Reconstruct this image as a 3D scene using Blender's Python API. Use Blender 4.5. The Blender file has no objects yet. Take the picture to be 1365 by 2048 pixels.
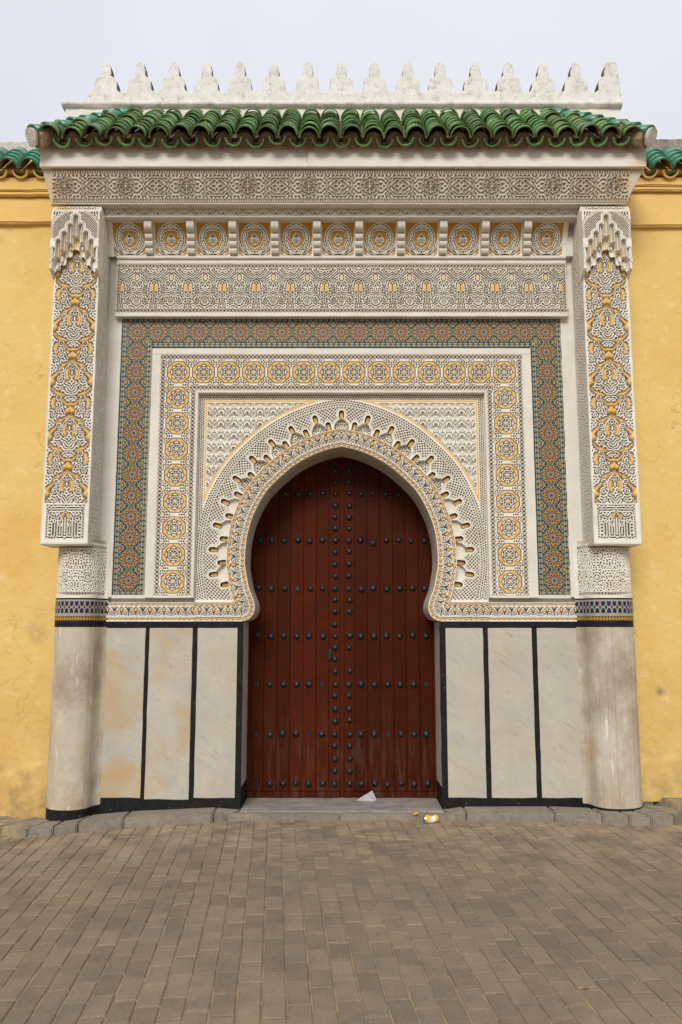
import bpy, bmesh, math, random
import numpy as np
from math import sin, cos, tan, atan, radians, pi, hypot
from mathutils import Vector, Matrix

# ------------------------------------------------------------------ camera, sky, sun, exposure
F_PX = 1623.0; TH = radians(7.9); CZ = 1.55; CD = 6.8
sc = bpy.context.scene
col = sc.collection
cam_d = bpy.data.cameras.new('camera'); cam = bpy.data.objects.new('camera', cam_d); col.objects.link(cam)
cam.location = (0, -CD, CZ); cam.rotation_euler = (radians(90) + TH, 0, 0)
cam_d.sensor_fit = 'VERTICAL'; cam_d.sensor_height = 24; cam_d.lens = 24 * F_PX / 2048
cam_d.clip_start = 0.05; cam_d.clip_end = 500
sc.camera = cam

SUN_EL, SUN_AZ = 37, -12          # azimuth from the facade's normal, negative = from the left
world = bpy.data.worlds.new('World'); sc.world = world; world.use_nodes = True
wn = world.node_tree; wn.nodes.clear()
def WN(t, **k):
    n = wn.nodes.new(t)
    for a, b in k.items(): setattr(n, a, b)
    return n
w_out = WN('ShaderNodeOutputWorld'); w_bg = WN('ShaderNodeBackground')
sky = WN('ShaderNodeTexSky', sky_type='NISHITA', sun_disc=False)
sky.sun_elevation = radians(SUN_EL); sky.sun_rotation = radians(180 + SUN_AZ)
tc = WN('ShaderNodeTexCoord'); sep = WN('ShaderNodeSeparateXYZ')
wn.links.new(tc.outputs['Generated'], sep.inputs[0])
cl = WN('ShaderNodeMath', operation='MAXIMUM'); wn.links.new(sep.outputs[2], cl.inputs[0]); cl.inputs[1].default_value = 0
mu = WN('ShaderNodeMath', operation='MULTIPLY_ADD'); wn.links.new(cl.outputs[0], mu.inputs[0]); mu.inputs[1].default_value = .50; mu.inputs[2].default_value = 0.89
noi = WN('ShaderNodeTexNoise'); noi.inputs['Scale'].default_value = 1.6; noi.inputs['Detail'].default_value = 4; noi.inputs['Roughness'].default_value = .5
wn.links.new(tc.outputs['Generated'], noi.inputs['Vector'])
nm = WN('ShaderNodeMath', operation='MULTIPLY_ADD'); wn.links.new(noi.outputs['Fac'], nm.inputs[0]); nm.inputs[1].default_value = .34; nm.inputs[2].default_value = .83
mm = WN('ShaderNodeMath', operation='MULTIPLY'); wn.links.new(mu.outputs[0], mm.inputs[0]); wn.links.new(nm.outputs[0], mm.inputs[1])
cc = WN('ShaderNodeVectorMath', operation='SCALE'); cc.inputs[0].default_value = (4.62, 4.70, 5.10); wn.links.new(mm.outputs[0], cc.inputs['Scale'])
mx = WN('ShaderNodeMix', data_type='RGBA'); mx.inputs['Factor'].default_value = 0.96
wn.links.new(sky.outputs[0], mx.inputs['A']); wn.links.new(cc.outputs[0], mx.inputs['B'])
wn.links.new(mx.outputs['Result'], w_bg.inputs['Color']); w_bg.inputs['Strength'].default_value = 0.12
wn.links.new(w_bg.outputs[0], w_out.inputs[0])

sun_d = bpy.data.lights.new('sun', 'SUN'); sun = bpy.data.objects.new('sun', sun_d); col.objects.link(sun)
sun_d.energy = 2.1; sun_d.angle = radians(24); sun_d.color = (1, .96, .89)
sd = Vector((cos(radians(SUN_EL)) * sin(radians(SUN_AZ)), -cos(radians(SUN_EL)) * cos(radians(SUN_AZ)), sin(radians(SUN_EL))))
sun.rotation_euler = (-sd).to_track_quat('-Z', 'Y').to_euler(); sun.location = (0, -4, 9)
vs = sc.view_settings; vs.view_transform = 'Standard'; vs.look = 'None'; vs.gamma = 1; vs.use_curve_mapping = False
vs.exposure = 0.30

# ------------------------------------------------------------------ helpers
rng = np.random.default_rng(7); R = random.Random(11)
def at(px, py, Y):
    "measured point of the photograph at a known depth Y -> (x, z)"
    d = Y + CD; a = TH + atan((1024 - py) / F_PX); z = CZ + d * tan(a); zc = d * cos(TH) + (z - CZ) * sin(TH)
    return (px - 682.5) * zc / F_PX, z
def zat(py, Y=0): return at(0, py, Y)[1]

def mat(name, base, rough=.8, var=None, scale=6, bump=0., bscale=60, spec=.3, detail=6, coat=0, extra=None, metal=0):
    "base colour mottled by noise towards var, with fine relief"
    m = bpy.data.materials.new(name); m.use_nodes = True; nt = m.node_tree; b = nt.nodes['Principled BSDF']
    b.inputs['Roughness'].default_value = rough; b.inputs['Specular IOR Level'].default_value = spec; b.inputs['Metallic'].default_value = metal
    b.inputs['Coat Weight'].default_value = coat
    g = nt.nodes.new('ShaderNodeNewGeometry')
    oi = nt.nodes.new('ShaderNodeObjectInfo')
    last = None
    if var is not None:
        n = nt.nodes.new('ShaderNodeTexNoise'); n.inputs['Scale'].default_value = scale; n.inputs['Detail'].default_value = detail; n.inputs['Roughness'].default_value = .65
        nt.links.new(g.outputs['Position'], n.inputs['Vector'])
        r = nt.nodes.new('ShaderNodeMapRange'); r.inputs['From Min'].default_value = .36; r.inputs['From Max'].default_value = .68
        nt.links.new(n.outputs['Fac'], r.inputs['Value'])
        mi = nt.nodes.new('ShaderNodeMix'); mi.data_type = 'RGBA'
        mi.inputs['A'].default_value = (*base, 1); mi.inputs['B'].default_value = (*var, 1)
        nt.links.new(r.outputs['Result'], mi.inputs['Factor']); last = mi.outputs['Result']
    else:
        v = nt.nodes.new('ShaderNodeRGB'); v.outputs[0].default_value = (*base, 1); last = v.outputs[0]
    if extra: last = extra(nt, g.outputs['Position'], last, oi)
    nt.links.new(last, b.inputs['Base Color'])
    if bump:
        n2 = nt.nodes.new('ShaderNodeTexNoise'); n2.inputs['Scale'].default_value = bscale; n2.inputs['Detail'].default_value = 6; n2.inputs['Roughness'].default_value = .65
        nt.links.new(g.outputs['Position'], n2.inputs['Vector'])
        bp = nt.nodes.new('ShaderNodeBump'); bp.inputs['Strength'].default_value = bump; bp.inputs['Distance'].default_value = .01
        nt.links.new(n2.outputs['Fac'], bp.inputs['Height']); nt.links.new(bp.outputs[0], b.inputs['Normal'])
        m['bump'] = bp.name
    return m
def mixin(nt, last, colr, fac):
    mi = nt.nodes.new('ShaderNodeMix'); mi.data_type = 'RGBA'
    nt.links.new(last, mi.inputs['A'])
    if isinstance(colr, tuple): mi.inputs['B'].default_value = (*colr, 1)
    else: nt.links.new(colr, mi.inputs['B'])
    nt.links.new(fac, mi.inputs['Factor']); return mi.outputs['Result']
def noisefac(nt, pos, scale, lo, hi, stretch=None, detail=5, rot=None, distort=0, amount=1, rough=.6):
    src = pos
    if stretch or rot:
        mp = nt.nodes.new('ShaderNodeMapping'); nt.links.new(pos, mp.inputs['Vector'])
        if rot:
            mp.vector_type = 'TEXTURE'; mp.inputs['Rotation'].default_value = rot
            if stretch: mp.inputs['Scale'].default_value = tuple(1 / q for q in stretch)
        elif stretch: mp.inputs['Scale'].default_value = stretch
        src = mp.outputs[0]
    n = nt.nodes.new('ShaderNodeTexNoise'); n.inputs['Scale'].default_value = scale; n.inputs['Detail'].default_value = detail; n.inputs['Distortion'].default_value = distort
    n.inputs['Roughness'].default_value = rough
    nt.links.new(src, n.inputs['Vector'])
    r = nt.nodes.new('ShaderNodeMapRange'); r.inputs['From Min'].default_value = lo; r.inputs['From Max'].default_value = hi; r.inputs['To Max'].default_value = amount
    nt.links.new(n.outputs['Fac'], r.inputs['Value']); return r.outputs['Result']
def axisfac(nt, pos, axis, lo, hi, a=1.0):
    s = nt.nodes.new('ShaderNodeSeparateXYZ'); nt.links.new(pos, s.inputs[0])
    r = nt.nodes.new('ShaderNodeMapRange'); r.inputs['From Min'].default_value = lo; r.inputs['From Max'].default_value = hi; r.inputs['To Max'].default_value = a
    nt.links.new(s.outputs[axis], r.inputs['Value']); return r.outputs['Result']
def mul(nt, a, b):
    m = nt.nodes.new('ShaderNodeMath'); m.operation = 'MULTIPLY'; m.use_clamp = True
    nt.links.new(a, m.inputs[0])
    if isinstance(b, (int, float)): m.inputs[1].default_value = b
    else: nt.links.new(b, m.inputs[1])
    return m.outputs[0]
def spot(nt, pos, c, r0, r1, amount=1.):
    d = nt.nodes.new('ShaderNodeVectorMath'); d.operation = 'DISTANCE'; nt.links.new(pos, d.inputs[0]); d.inputs[1].default_value = c
    r = nt.nodes.new('ShaderNodeMapRange'); r.inputs['From Min'].default_value = r1; r.inputs['From Max'].default_value = r0; r.inputs['To Max'].default_value = amount
    nt.links.new(d.outputs['Value'], r.inputs['Value']); return r.outputs['Result']

def ex_white(nt, pos, last, oi):
    # ochre splashes of the wall paint and rusty-brown dirt
    last = mixin(nt, last, (.50, .42, .30), noisefac(nt, pos, 9, .60, .80, amount=.55))
    last = mixin(nt, last, (.30, .20, .13), noisefac(nt, pos, 31, .69, .76, amount=.6))
    return last
def ex_frieze(nt, pos, last, oi):
    # the ochre wash of the walls carried over the two ends of the frieze
    e = axisfac(nt, pos, 0, 2.0, 2.45, .6); e2 = axisfac(nt, pos, 0, -2.05, -2.4, .6)
    n = noisefac(nt, pos, 5, .38, .62)
    last = mixin(nt, last, (.70, .44, .15), mul(nt, e, n)); last = mixin(nt, last, (.70, .44, .15), mul(nt, e2, n))
    return ex_white(nt, pos, last, oi)
M = {}
M['white'] = mat('white_plaster', (.70, .665, .59), .85, (.62, .58, .49), 4, .25, 45, extra=ex_white)
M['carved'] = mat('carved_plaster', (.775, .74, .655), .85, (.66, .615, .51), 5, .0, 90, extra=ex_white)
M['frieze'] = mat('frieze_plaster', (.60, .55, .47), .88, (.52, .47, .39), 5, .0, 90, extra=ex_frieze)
M['friezeplain'] = mat('frieze_plain_plaster', (.62, .57, .49), .88, (.54, .49, .41), 5, .2, 60, extra=ex_frieze)
M['recess'] = mat('brown_recess_dirt_shade', (.145, .10, .063), .95, (.09, .062, .04), 12)  # dirty ground of the carving, with shade of the gaps put into the colour
M['recess2'] = mat('tan_recess_dirt_shade', (.38, .31, .225), .95, (.26, .205, .14), 12)  # paler recess tone: dirt plus groove shade mixed into the plaster colour
M['gold'] = mat('ochre_paint', (.72, .43, .09), .75, (.68, .43, .15), 14)
M['golddeep'] = mat('deep_ochre_paint', (.56, .28, .035), .8, (.46, .24, .04), 14)
def ex_fascia(nt, pos, last, oi):
    last = ex_white(nt, pos, last, oi)
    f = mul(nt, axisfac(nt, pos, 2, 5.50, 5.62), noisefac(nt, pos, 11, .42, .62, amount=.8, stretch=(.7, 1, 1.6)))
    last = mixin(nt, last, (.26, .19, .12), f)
    e = axisfac(nt, pos, 0, 2.25, 2.58, .5)
    return mixin(nt, last, (.70, .46, .2), mul(nt, e, noisefac(nt, pos, 4, .35, .6)))
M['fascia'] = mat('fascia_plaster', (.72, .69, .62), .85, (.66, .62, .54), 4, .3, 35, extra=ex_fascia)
def ex_parapet(nt, pos, last, oi):
    last = mixin(nt, last, (.24, .23, .17), noisefac(nt, pos, 13, .52, .74, amount=.6, detail=8))
    last = mixin(nt, last, (.12, .11, .08), noisefac(nt, pos, 48, .60, .72, amount=.65))
    last = mixin(nt, last, (.45, .30, .18), noisefac(nt, pos, 7, .66, .75, amount=.5))
    return last
M['parapet'] = mat('weathered_whitewash', (.74, .73, .69), .9, (.60, .59, .53), 7, .5, 30, extra=ex_parapet)
M['parapetwall'] = mat('parapet_plaster', (.74, .72, .67), .85, (.68, .65, .58), 5, .3, 35, extra=ex_white)
M['edge'] = mat('lichen_dark_edge', (.24, .19, .13), .95, (.12, .10, .07), 18, .5, 50)

def glaze(name, a, b, sc_=25): return mat(name, a, .42, b, sc_, .12, 150, spec=.22)
def ex_tile(nt, pos, last, oi):
    # per-tile tone and brown lichen
    r = nt.nodes.new('ShaderNodeMapRange'); r.inputs['To Min'].default_value = .55; r.inputs['To Max'].default_value = 1.5
    nt.links.new(oi.outputs['Random'], r.inputs['Value'])
    h = nt.nodes.new('ShaderNodeHueSaturation'); nt.links.new(last, h.inputs['Color']); nt.links.new(r.outputs['Result'], h.inputs['Value'])
    last = mixin(nt, h.outputs[0], (.19, .15, .045), noisefac(nt, pos, 22, .46, .66, amount=.75, detail=8))
    last = mixin(nt, last, (.10, .07, .035), noisefac(nt, pos, 60, .60, .70, amount=.7))
    last = mixin(nt, last, (.30, .30, .07), noisefac(nt, pos, 9, .60, .76, amount=.55))
    return last
M['green'] = mat('green_glazed_clay', (.055, .175, .055), .38, (.11, .235, .06), 8, .35, 70, spec=.5, extra=ex_tile)
def ex_tile2(nt, pos, last, oi):
    last = mixin(nt, last, (.22, .15, .09), noisefac(nt, pos, 30, .56, .68, amount=.8, detail=8)); return last
M['green2'] = mat('bluish_green_glaze', (.035, .19, .115), .25, (.06, .26, .16), 12, .25, 60, spec=.5, extra=ex_tile2)
M['clay'] = mat('raw_clay', (.34, .19, .11), .95, (.18, .12, .08), 20, .6, 60)
M['mortar'] = mat('roof_mortar', (.20, .14, .09), .95, (.11, .08, .055), 22, 1., 50)
M['mortarlight'] = mat('pink_mortar', (.50, .34, .22), .95, (.20, .14, .10), 20, 1., 40)
M['z0'] = glaze('glaze_white', (.36, .34, .255), (.27, .25, .18))
M['z1'] = glaze('glaze_blue', (.008, .011, .040), (.020, .028, .095))
M['z2'] = glaze('glaze_green', (.016, .050, .014), (.028, .08, .026))
M['z3'] = glaze('glaze_yellow', (.52, .27, .022), (.40, .19, .02))
M['z4'] = glaze('glaze_red_brown', (.115, .030, .012), (.17, .048, .02))
M['z5'] = glaze('glaze_black', (.010, .010, .012), (.03, .026, .02))
ZM = ['z0', 'z1', 'z2', 'z3', 'z4', 'z5']

def cracks(nt, pos, scale, lo, hi):
    v = nt.nodes.new('ShaderNodeTexVoronoi'); v.feature = 'DISTANCE_TO_EDGE'; v.inputs['Scale'].default_value = scale
    nn = nt.nodes.new('ShaderNodeTexNoise'); nn.inputs['Scale'].default_value = scale * 2.2; nn.inputs['Detail'].default_value = 4
    nt.links.new(pos, nn.inputs['Vector'])
    ad = nt.nodes.new('ShaderNodeVectorMath'); ad.operation = 'MULTIPLY_ADD'; nt.links.new(nn.outputs['Color'], ad.inputs[0]); ad.inputs[1].default_value = (.35,) * 3
    nt.links.new(pos, ad.inputs[2]); nt.links.new(ad.outputs[0], v.inputs['Vector'])
    r = nt.nodes.new('ShaderNodeMapRange'); r.inputs['From Min'].default_value = hi; r.inputs['From Max'].default_value = lo
    nt.links.new(v.outputs['Distance'], r.inputs['Value']); return r.outputs['Result']
def ex_yellow(nt, pos, last, oi):
    low = axisfac(nt, pos, 2, 1.5, .2)
    last = mixin(nt, last, (.52, .335, .125), mul(nt, low, noisefac(nt, pos, 2.5, .25, .62, amount=.8)))
    last = mixin(nt, last, (.66, .40, .11), noisefac(nt, pos, 1.3, .50, .72, amount=.7))
    last = mixin(nt, last, (.80, .60, .30), noisefac(nt, pos, 6, .58, .70, amount=.5, detail=9))
    low2 = axisfac(nt, pos, 2, .70, .10)
    last = mixin(nt, last, (.30, .20, .09), mul(nt, low2, noisefac(nt, pos, 7, .42, .65, amount=.75, detail=9)))
    last = mixin(nt, last, (.78, .52, .18), noisefac(nt, pos, 3.5, .58, .72, amount=.5, stretch=(1, 1, .25)))
    c = mul(nt, cracks(nt, pos, 2.4, 0, .012), noisefac(nt, pos, 2., .50, .62, amount=.5))
    c2_ = mul(nt, cracks(nt, pos, 7, 0, .03), noisefac(nt, pos, 1.4, .50, .62, amount=.3)); last = mixin(nt, last, (.50, .30, .09), c2_)
    last = mixin(nt, last, (.36, .20, .08), noisefac(nt, pos, 23, .70, .74, amount=.5))
    last = mixin(nt, last, (.24, .13, .045), c)
    for p, r0, r1, a in (((-2.59, .2, 1.48), .05, .125, .30), ((2.70, .2, .985), .012, .055, .95)):
        f = mul(nt, spot(nt, pos, p, r0, r1, a), noisefac(nt, pos, 26, .3, .5))
        last = mixin(nt, last, (.30, .22, .13), f)
    return last
M['yellow'] = mat('yellow_limewash', (.71, .515, .185), .9, (.69, .47, .145), 2.2, 1., 11, extra=ex_yellow)
M['greywall'] = mat('lichen_grey_cement', (.36, .33, .27), .95, (.13, .115, .09), 16, .8, 40, detail=9)
M['greywall_light'] = mat('pale_worn_cement', (.62, .60, .55), .95, (.36, .34, .30), 20, .6, 40, detail=9)
M['yellowplain'] = mat('yellow_ledge_limewash', (.76, .53, .19), .9, (.72, .47, .15), 3, .4, 30)
def ex_marble(ocx):
    def f(nt, pos, last, oi):
        # per-slab offset, diagonal grey scratches and veins, ochre clouds
        add = nt.nodes.new('ShaderNodeVectorMath'); add.operation = 'MULTIPLY_ADD'
        cmb = nt.nodes.new('ShaderNodeCombineXYZ'); nt.links.new(oi.outputs['Random'], cmb.inputs[0]); nt.links.new(oi.outputs['Random'], cmb.inputs[2])
        nt.links.new(cmb.outputs[0], add.inputs[0]); add.inputs[1].default_value = (7, 7, 7); nt.links.new(pos, add.inputs[2])
        p = add.outputs[0]
        last = mixin(nt, last, (.36, .35, .31), noisefac(nt, p, 3.0, .46, .70, rot=(0, radians(34), 0), stretch=(1, 1, 2.6), amount=.5, distort=.9, detail=8))
        last = mixin(nt, last, (.23, .22, .18), noisefac(nt, p, 14, .60, .70, rot=(0, radians(38), 0), stretch=(.6, 1, 4), amount=.5, detail=9))
        last = mixin(nt, last, (.16, .15, .13), noisefac(nt, p, 9, .62, .66, rot=(0, radians(33), 0), stretch=(.6, 1, 3.5), amount=.35, distort=1.2, detail=10))
        last = mixin(nt, last, (.47, .32, .155), noisefac(nt, p, 1.9, .47, .68, amount=ocx, distort=.5, detail=9, rough=.62))
        last = mixin(nt, last, (.22, .17, .11), noisefac(nt, p, 75, .66, .72, amount=.55))
        return last
    return f
M['marble'] = mat('stained_cream_marble', (.50, .455, .365), .5, (.41, .39, .34), 3, .2, 60, extra=ex_marble(.95))
M['marble2'] = mat('pale_cream_marble', (.50, .455, .365), .5, (.42, .395, .33), 3, .2, 60, extra=ex_marble(.3))
def ex_col(nt, pos, last, oi):
    last = mixin(nt, last, (.62, .57, .48), noisefac(nt, pos, 4, .50, .66, stretch=(1.2, 1.2, .6), amount=.7, detail=8))
    last = mixin(nt, last, (.25, .175, .105), noisefac(nt, pos, 1.9, .46, .66, amount=.75, detail=10, rough=.68))
    last = mixin(nt, last, (.50, .33, .15), noisefac(nt, pos, 2.6, .55, .7, amount=.5, stretch=(1.2, 1.2, .7)))
    last = mixin(nt, last, (.72, .70, .64), noisefac(nt, pos, 9, .62, .68, amount=.7, stretch=(1.6, 1.6, .22), detail=8))
    last = mixin(nt, last, (.20, .15, .10), noisefac(nt, pos, 80, .64, .72, amount=.4))
    return last
M['colmarble'] = mat('dirty_column_marble', (.52, .46, .355), .6, (.43, .375, .28), 5, .4, 50, extra=ex_col)
def ex_black(nt, pos, last, oi):
    last = mixin(nt, last, (.30, .28, .24), noisefac(nt, pos, 38, .67, .71, amount=.8, detail=9)); return last
M['black'] = mat('black_paint', (.006, .006, .0065), .65, (.016, .015, .014), 14, .4, 60, spec=.18, extra=ex_black)
M['greyblue'] = mat('worn_grey_paint', (.16, .17, .17), .7, (.26, .26, .24), 18, .4, 60)
def ex_wood(nt, pos, last, oi):
    r = nt.nodes.new('ShaderNodeMapRange'); r.inputs['To Min'].default_value = .78; r.inputs['To Max'].default_value = 1.2
    nt.links.new(oi.outputs['Random'], r.inputs['Value'])
    h = nt.nodes.new('ShaderNodeHueSaturation'); nt.links.new(last, h.inputs['Color']); nt.links.new(r.outputs['Result'], h.inputs['Value'])
    last = h.outputs[0]
    low = axisfac(nt, pos, 2, 1.0, .15, .8)
    last = mixin(nt, last, (.13, .07, .05), mul(nt, low, noisefac(nt, pos, 9, .48, .72, stretch=(3, 1, .35), amount=.6, detail=8)))
    last = mixin(nt, last, (.36, .24, .17), noisefac(nt, pos, 70, .715, .75, amount=.7))
    return last
M['wood'] = mat('dark_red_painted_wood', (.066, .0100, .0012), .55, (.048, .0072, .0010), 5, .25, 40, spec=.08, extra=ex_wood)
M['iron'] = mat('black_iron', (.010, .011, .013), .40, (.02, .02, .02), 30, .3, 80, spec=.4)
def wash(nt, pos, last):
    "ochre limewash spilt along the foot of the yellow walls"
    for a, b in ((-2.35, -2.75), (2.45, 2.85)):
        f = mul(nt, mul(nt, axisfac(nt, pos, 0, a, b, .85), axisfac(nt, pos, 1, -.75, -.25)), noisefac(nt, pos, 7, .45, .60))
        last = mixin(nt, last, (.62, .42, .17), f)
    return last
def ex_paver(nt, pos, last, oi):
    r = nt.nodes.new('ShaderNodeMapRange'); r.inputs['To Min'].default_value = .82; r.inputs['To Max'].default_value = 1.15
    at_ = nt.nodes.new('ShaderNodeAttribute'); at_.attribute_name = 'tone'
    ad = nt.nodes.new('ShaderNodeMath'); ad.operation = 'ADD'; nt.links.new(oi.outputs['Random'], ad.inputs[0]); nt.links.new(at_.outputs['Fac'], ad.inputs[1])
    fr = nt.nodes.new('ShaderNodeMath'); fr.operation = 'FRACT'; nt.links.new(ad.outputs[0], fr.inputs[0])
    nt.links.new(fr.outputs[0], r.inputs['Value'])
    h = nt.nodes.new('ShaderNodeHueSaturation'); nt.links.new(last, h.inputs['Color']); nt.links.new(r.outputs['Result'], h.inputs['Value'])
    last = h.outputs[0]
    last = mixin(nt, last, (.33, .24, .15), noisefac(nt, pos, 1.6, .46, .74, amount=.5))           # blown sand
    last = mixin(nt, last, (.40, .30, .19), mul(nt, axisfac(nt, pos, 1, -1.7, -.45), noisefac(nt, pos, 3.5, .40, .64, amount=.7, detail=9)))
    last = mixin(nt, last, (.09, .08, .07), noisefac(nt, pos, 3.2, .55, .72, amount=.6, detail=9))            # dark stains
    last = mixin(nt, last, (.40, .35, .27), noisefac(nt, pos, 150, .60, .68, amount=.45, detail=2)) # grit
    last = mixin(nt, last, (.05, .045, .04), noisefac(nt, pos, 110, .62, .70, amount=.5, detail=2))
    return wash(nt, pos, last)
M['paver'] = mat('concrete_paver', (.212, .165, .114), .92, (.160, .128, .094), 5, .45, 220, extra=ex_paver)
M['sand'] = mat('sandy_joint', (.36, .25, .15), .98, (.20, .15, .10), 9, .6, 120)
M['granite'] = mat('grey_kerb_granite', (.27, .232, .18), .85, (.18, .157, .125), 30, .5, 150,
                   extra=lambda nt, pos, last, oi: wash(nt, pos, mixin(nt, mixin(nt, last, (.40, .32, .22), noisefac(nt, pos, 3, .5, .7, amount=.5)), (.07, .065, .06), noisefac(nt, pos, 160, .58, .66, amount=.5, detail=2))))
M['threshold'] = mat('worn_threshold_marble', (.31, .27, .235), .6, (.21, .18, .16), 7, .3, 70,
                     extra=lambda nt, pos, last, oi: mixin(nt, last, (.46, .42, .38), noisefac(nt, pos, 7, .55, .66, stretch=(.5, 3, 1), amount=.6, detail=8)))
M['dirt'] = mat('damp_soil', (.10, .075, .05), .98, (.05, .035, .025), 14, 1., 60)
M['paper'] = mat('white_paper', (.72, .71, .76), .8, (.66, .65, .71), 10)
M['canwhite'] = mat('white_can_paint', (.70, .69, .65), .35, None, spec=.5)
M['canyellow'] = mat('yellow_can_paint', (.72, .42, .02), .35, None, spec=.5)
M['alu'] = mat('aluminium', (.62, .61, .58), .3, None, metal=.9)
M['leaf'] = mat('dry_leaf', (.50, .28, .07), .8, (.35, .2, .06), 30)

def mesh_np(name, V, Q, mi, mats, smooth=False):
    me = bpy.data.meshes.new(name); V = np.asarray(V, np.float32).reshape(-1, 3); Q = np.asarray(Q, np.int32).reshape(-1, 4)
    me.vertices.add(len(V)); me.vertices.foreach_set('co', V.ravel())
    me.loops.add(Q.size); me.loops.foreach_set('vertex_index', Q.ravel())
    me.polygons.add(len(Q)); me.polygons.foreach_set('loop_start', np.arange(0, Q.size, 4, dtype=np.int32))
    me.polygons.foreach_set('material_index', np.asarray(mi, np.int32).ravel())
    me.polygons.foreach_set('use_smooth', np.full(len(Q), smooth))
    for m in mats: me.materials.append(M[m])
    me.update(calc_edges=True); return me
def link(name, me, parent=None, loc=(0, 0, 0), rot=(0, 0, 0), scale=(1, 1, 1)):
    o = bpy.data.objects.new(name, me); col.objects.link(o); o.location = loc; o.rotation_euler = rot; o.scale = scale
    if parent: o.parent = parent
    return o
def tag(o, label=None, cat=None, group=None, kind=None):
    for k, v in (('label', label), ('category', cat), ('group', group), ('kind', kind)):
        if v: o[k] = v
    return o
def empty(name, loc=(0, 0, 0)):
    o = bpy.data.objects.new(name, None); col.objects.link(o); o.location = loc; o.empty_display_size = .2; return o
def grid(P, MI, mats, name, keep=None, smooth=False):
    ny, nx = P.shape[0] - 1, P.shape[1] - 1
    idx = np.arange((ny + 1) * (nx + 1)).reshape(ny + 1, nx + 1)
    Q = np.stack([idx[:-1, :-1], idx[:-1, 1:], idx[1:, 1:], idx[1:, :-1]], -1).reshape(-1, 4)
    mi = np.asarray(MI).reshape(-1)
    if keep is not None:
        k = keep.reshape(-1); Q = Q[k]; mi = mi[k]
        used = np.zeros(P.shape[0] * P.shape[1], bool); used[Q.ravel()] = True
        new = np.cumsum(used) - 1; Q = new[Q]; V = P.reshape(-1, 3)[used]
    else: V = P.reshape(-1, 3)
    return mesh_np(name, V, Q, mi, mats, smooth)
def fav(A): return (A[:-1, :-1] + A[1:, :-1] + A[:-1, 1:] + A[1:, 1:]) / 4

def bm_mesh(name, bm, mats, smooth=False):
    me = bpy.data.meshes.new(name); bm.normal_update(); bm.to_mesh(me); bm.free()
    for m in mats: me.materials.append(M[m])
    if smooth:
        for p in me.polygons: p.use_smooth = True
    return me
def bm_box(bm, x0, x1, y0, y1, z0, z1, bevel=0, cuts=0, jit=0, mi=0):
    r = bmesh.ops.create_cube(bm, size=1); vs_ = r['verts']
    for v in vs_: v.co = Vector(((x0 + x1) / 2 + v.co.x * (x1 - x0), (y0 + y1) / 2 + v.co.y * (y1 - y0), (z0 + z1) / 2 + v.co.z * (z1 - z0)))
    es = list({e for v in vs_ for e in v.link_edges})
    fs = {f for v in vs_ for f in v.link_faces}
    for f in fs: f.material_index = mi
    if bevel:
        bmesh.ops.bevel(bm, geom=es, offset=bevel, segments=2, affect='EDGES', clamp_overlap=True, material=mi)
def box(name, parent, m, x0, x1, y0, y1, z0, z1, bevel=.004, wob=0., loc=None):
    bm = bmesh.new(); bm_box(bm, x0, x1, y0, y1, z0, z1, bevel)
    if wob:
        L = max(x1 - x0, z1 - z0)
        ax = 0 if (x1 - x0) >= (z1 - z0) else 2
        n = max(2, int(L / .09))
        for k in range(1, n):
            c = [0, 0, 0]; c[ax] = (x0 if ax == 0 else z0) + L * k / n; no = [0, 0, 0]; no[ax] = 1
            bmesh.ops.bisect_plane(bm, geom=bm.verts[:] + bm.edges[:] + bm.faces[:], plane_co=c, plane_no=no)
        for v in bm.verts:
            t = v.co[ax] * 9; s = v.co.x * 3 + v.co.z * 5 + v.co.y * 11
            d = wob * (sin(t * 1.3 + s) * .5 + sin(t * 3.1 + 1.7 * s) * .35 + R.uniform(-.5, .5))
            o_ = 2 if ax == 0 else 0
            v.co[o_] += d; v.co.y += wob * .5 * sin(t * 2.2 + s)
    return link(name, bm_mesh(name, bm, [m]), parent)
def extrude_poly(name, parent, m, pts, y0, y1, bevel=0, mats=None, jit=0):
    "polygon in x,z extruded in y"
    bm = bmesh.new(); a = [bm.verts.new((x, y0, z)) for x, z in pts]; b = [bm.verts.new((x, y1, z)) for x, z in pts]
    n = len(pts); f = bm.faces.new(a); f2 = bm.faces.new(b[::-1])
    for i in range(n):
        s = bm.faces.new((a[(i + 1) % n], a[i], b[i], b[(i + 1) % n])); s.material_index = 1 if mats else 0
    bmesh.ops.recalc_face_normals(bm, faces=bm.faces[:])
    if bevel: bmesh.ops.bevel(bm, geom=[e for e in f.edges], offset=bevel, segments=1, affect='EDGES')
    return link(name, bm_mesh(name, bm, mats or [m]), parent)

# ------------------------------------------------------------------ ornament fields
class Fld:
    def __init__(s, w, h, res, sym=True, perx=True, pery=True):
        s.w, s.h = w, h; s.nx, s.ny = max(8, int(round(w / res))), max(8, int(round(h / res)))
        x = (np.arange(s.nx) + .5) / s.nx * w - w / 2; y = (np.arange(s.ny) + .5) / s.ny * h - h / 2
        s.X, s.Y = np.meshgrid(x, y); s.sym = sym
        s.m = np.full_like(s.X, 9.); s.g = np.full_like(s.X, 9.); s.dk = np.full_like(s.X, 9.)
    def ax(s): return np.abs(s.X) if s.sym else s.X
def seg(X, Y, pts, hw=0):
    d = np.full_like(X, 9.)
    for (a, b), (c, e) in zip(pts[:-1], pts[1:]):
        dx, dy = c - a, e - b; L = dx * dx + dy * dy + 1e-12
        t = np.clip(((X - a) * dx + (Y - b) * dy) / L, 0, 1)
        d = np.minimum(d, np.hypot(X - a - t * dx, Y - b - t * dy))
    return d - hw
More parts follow.
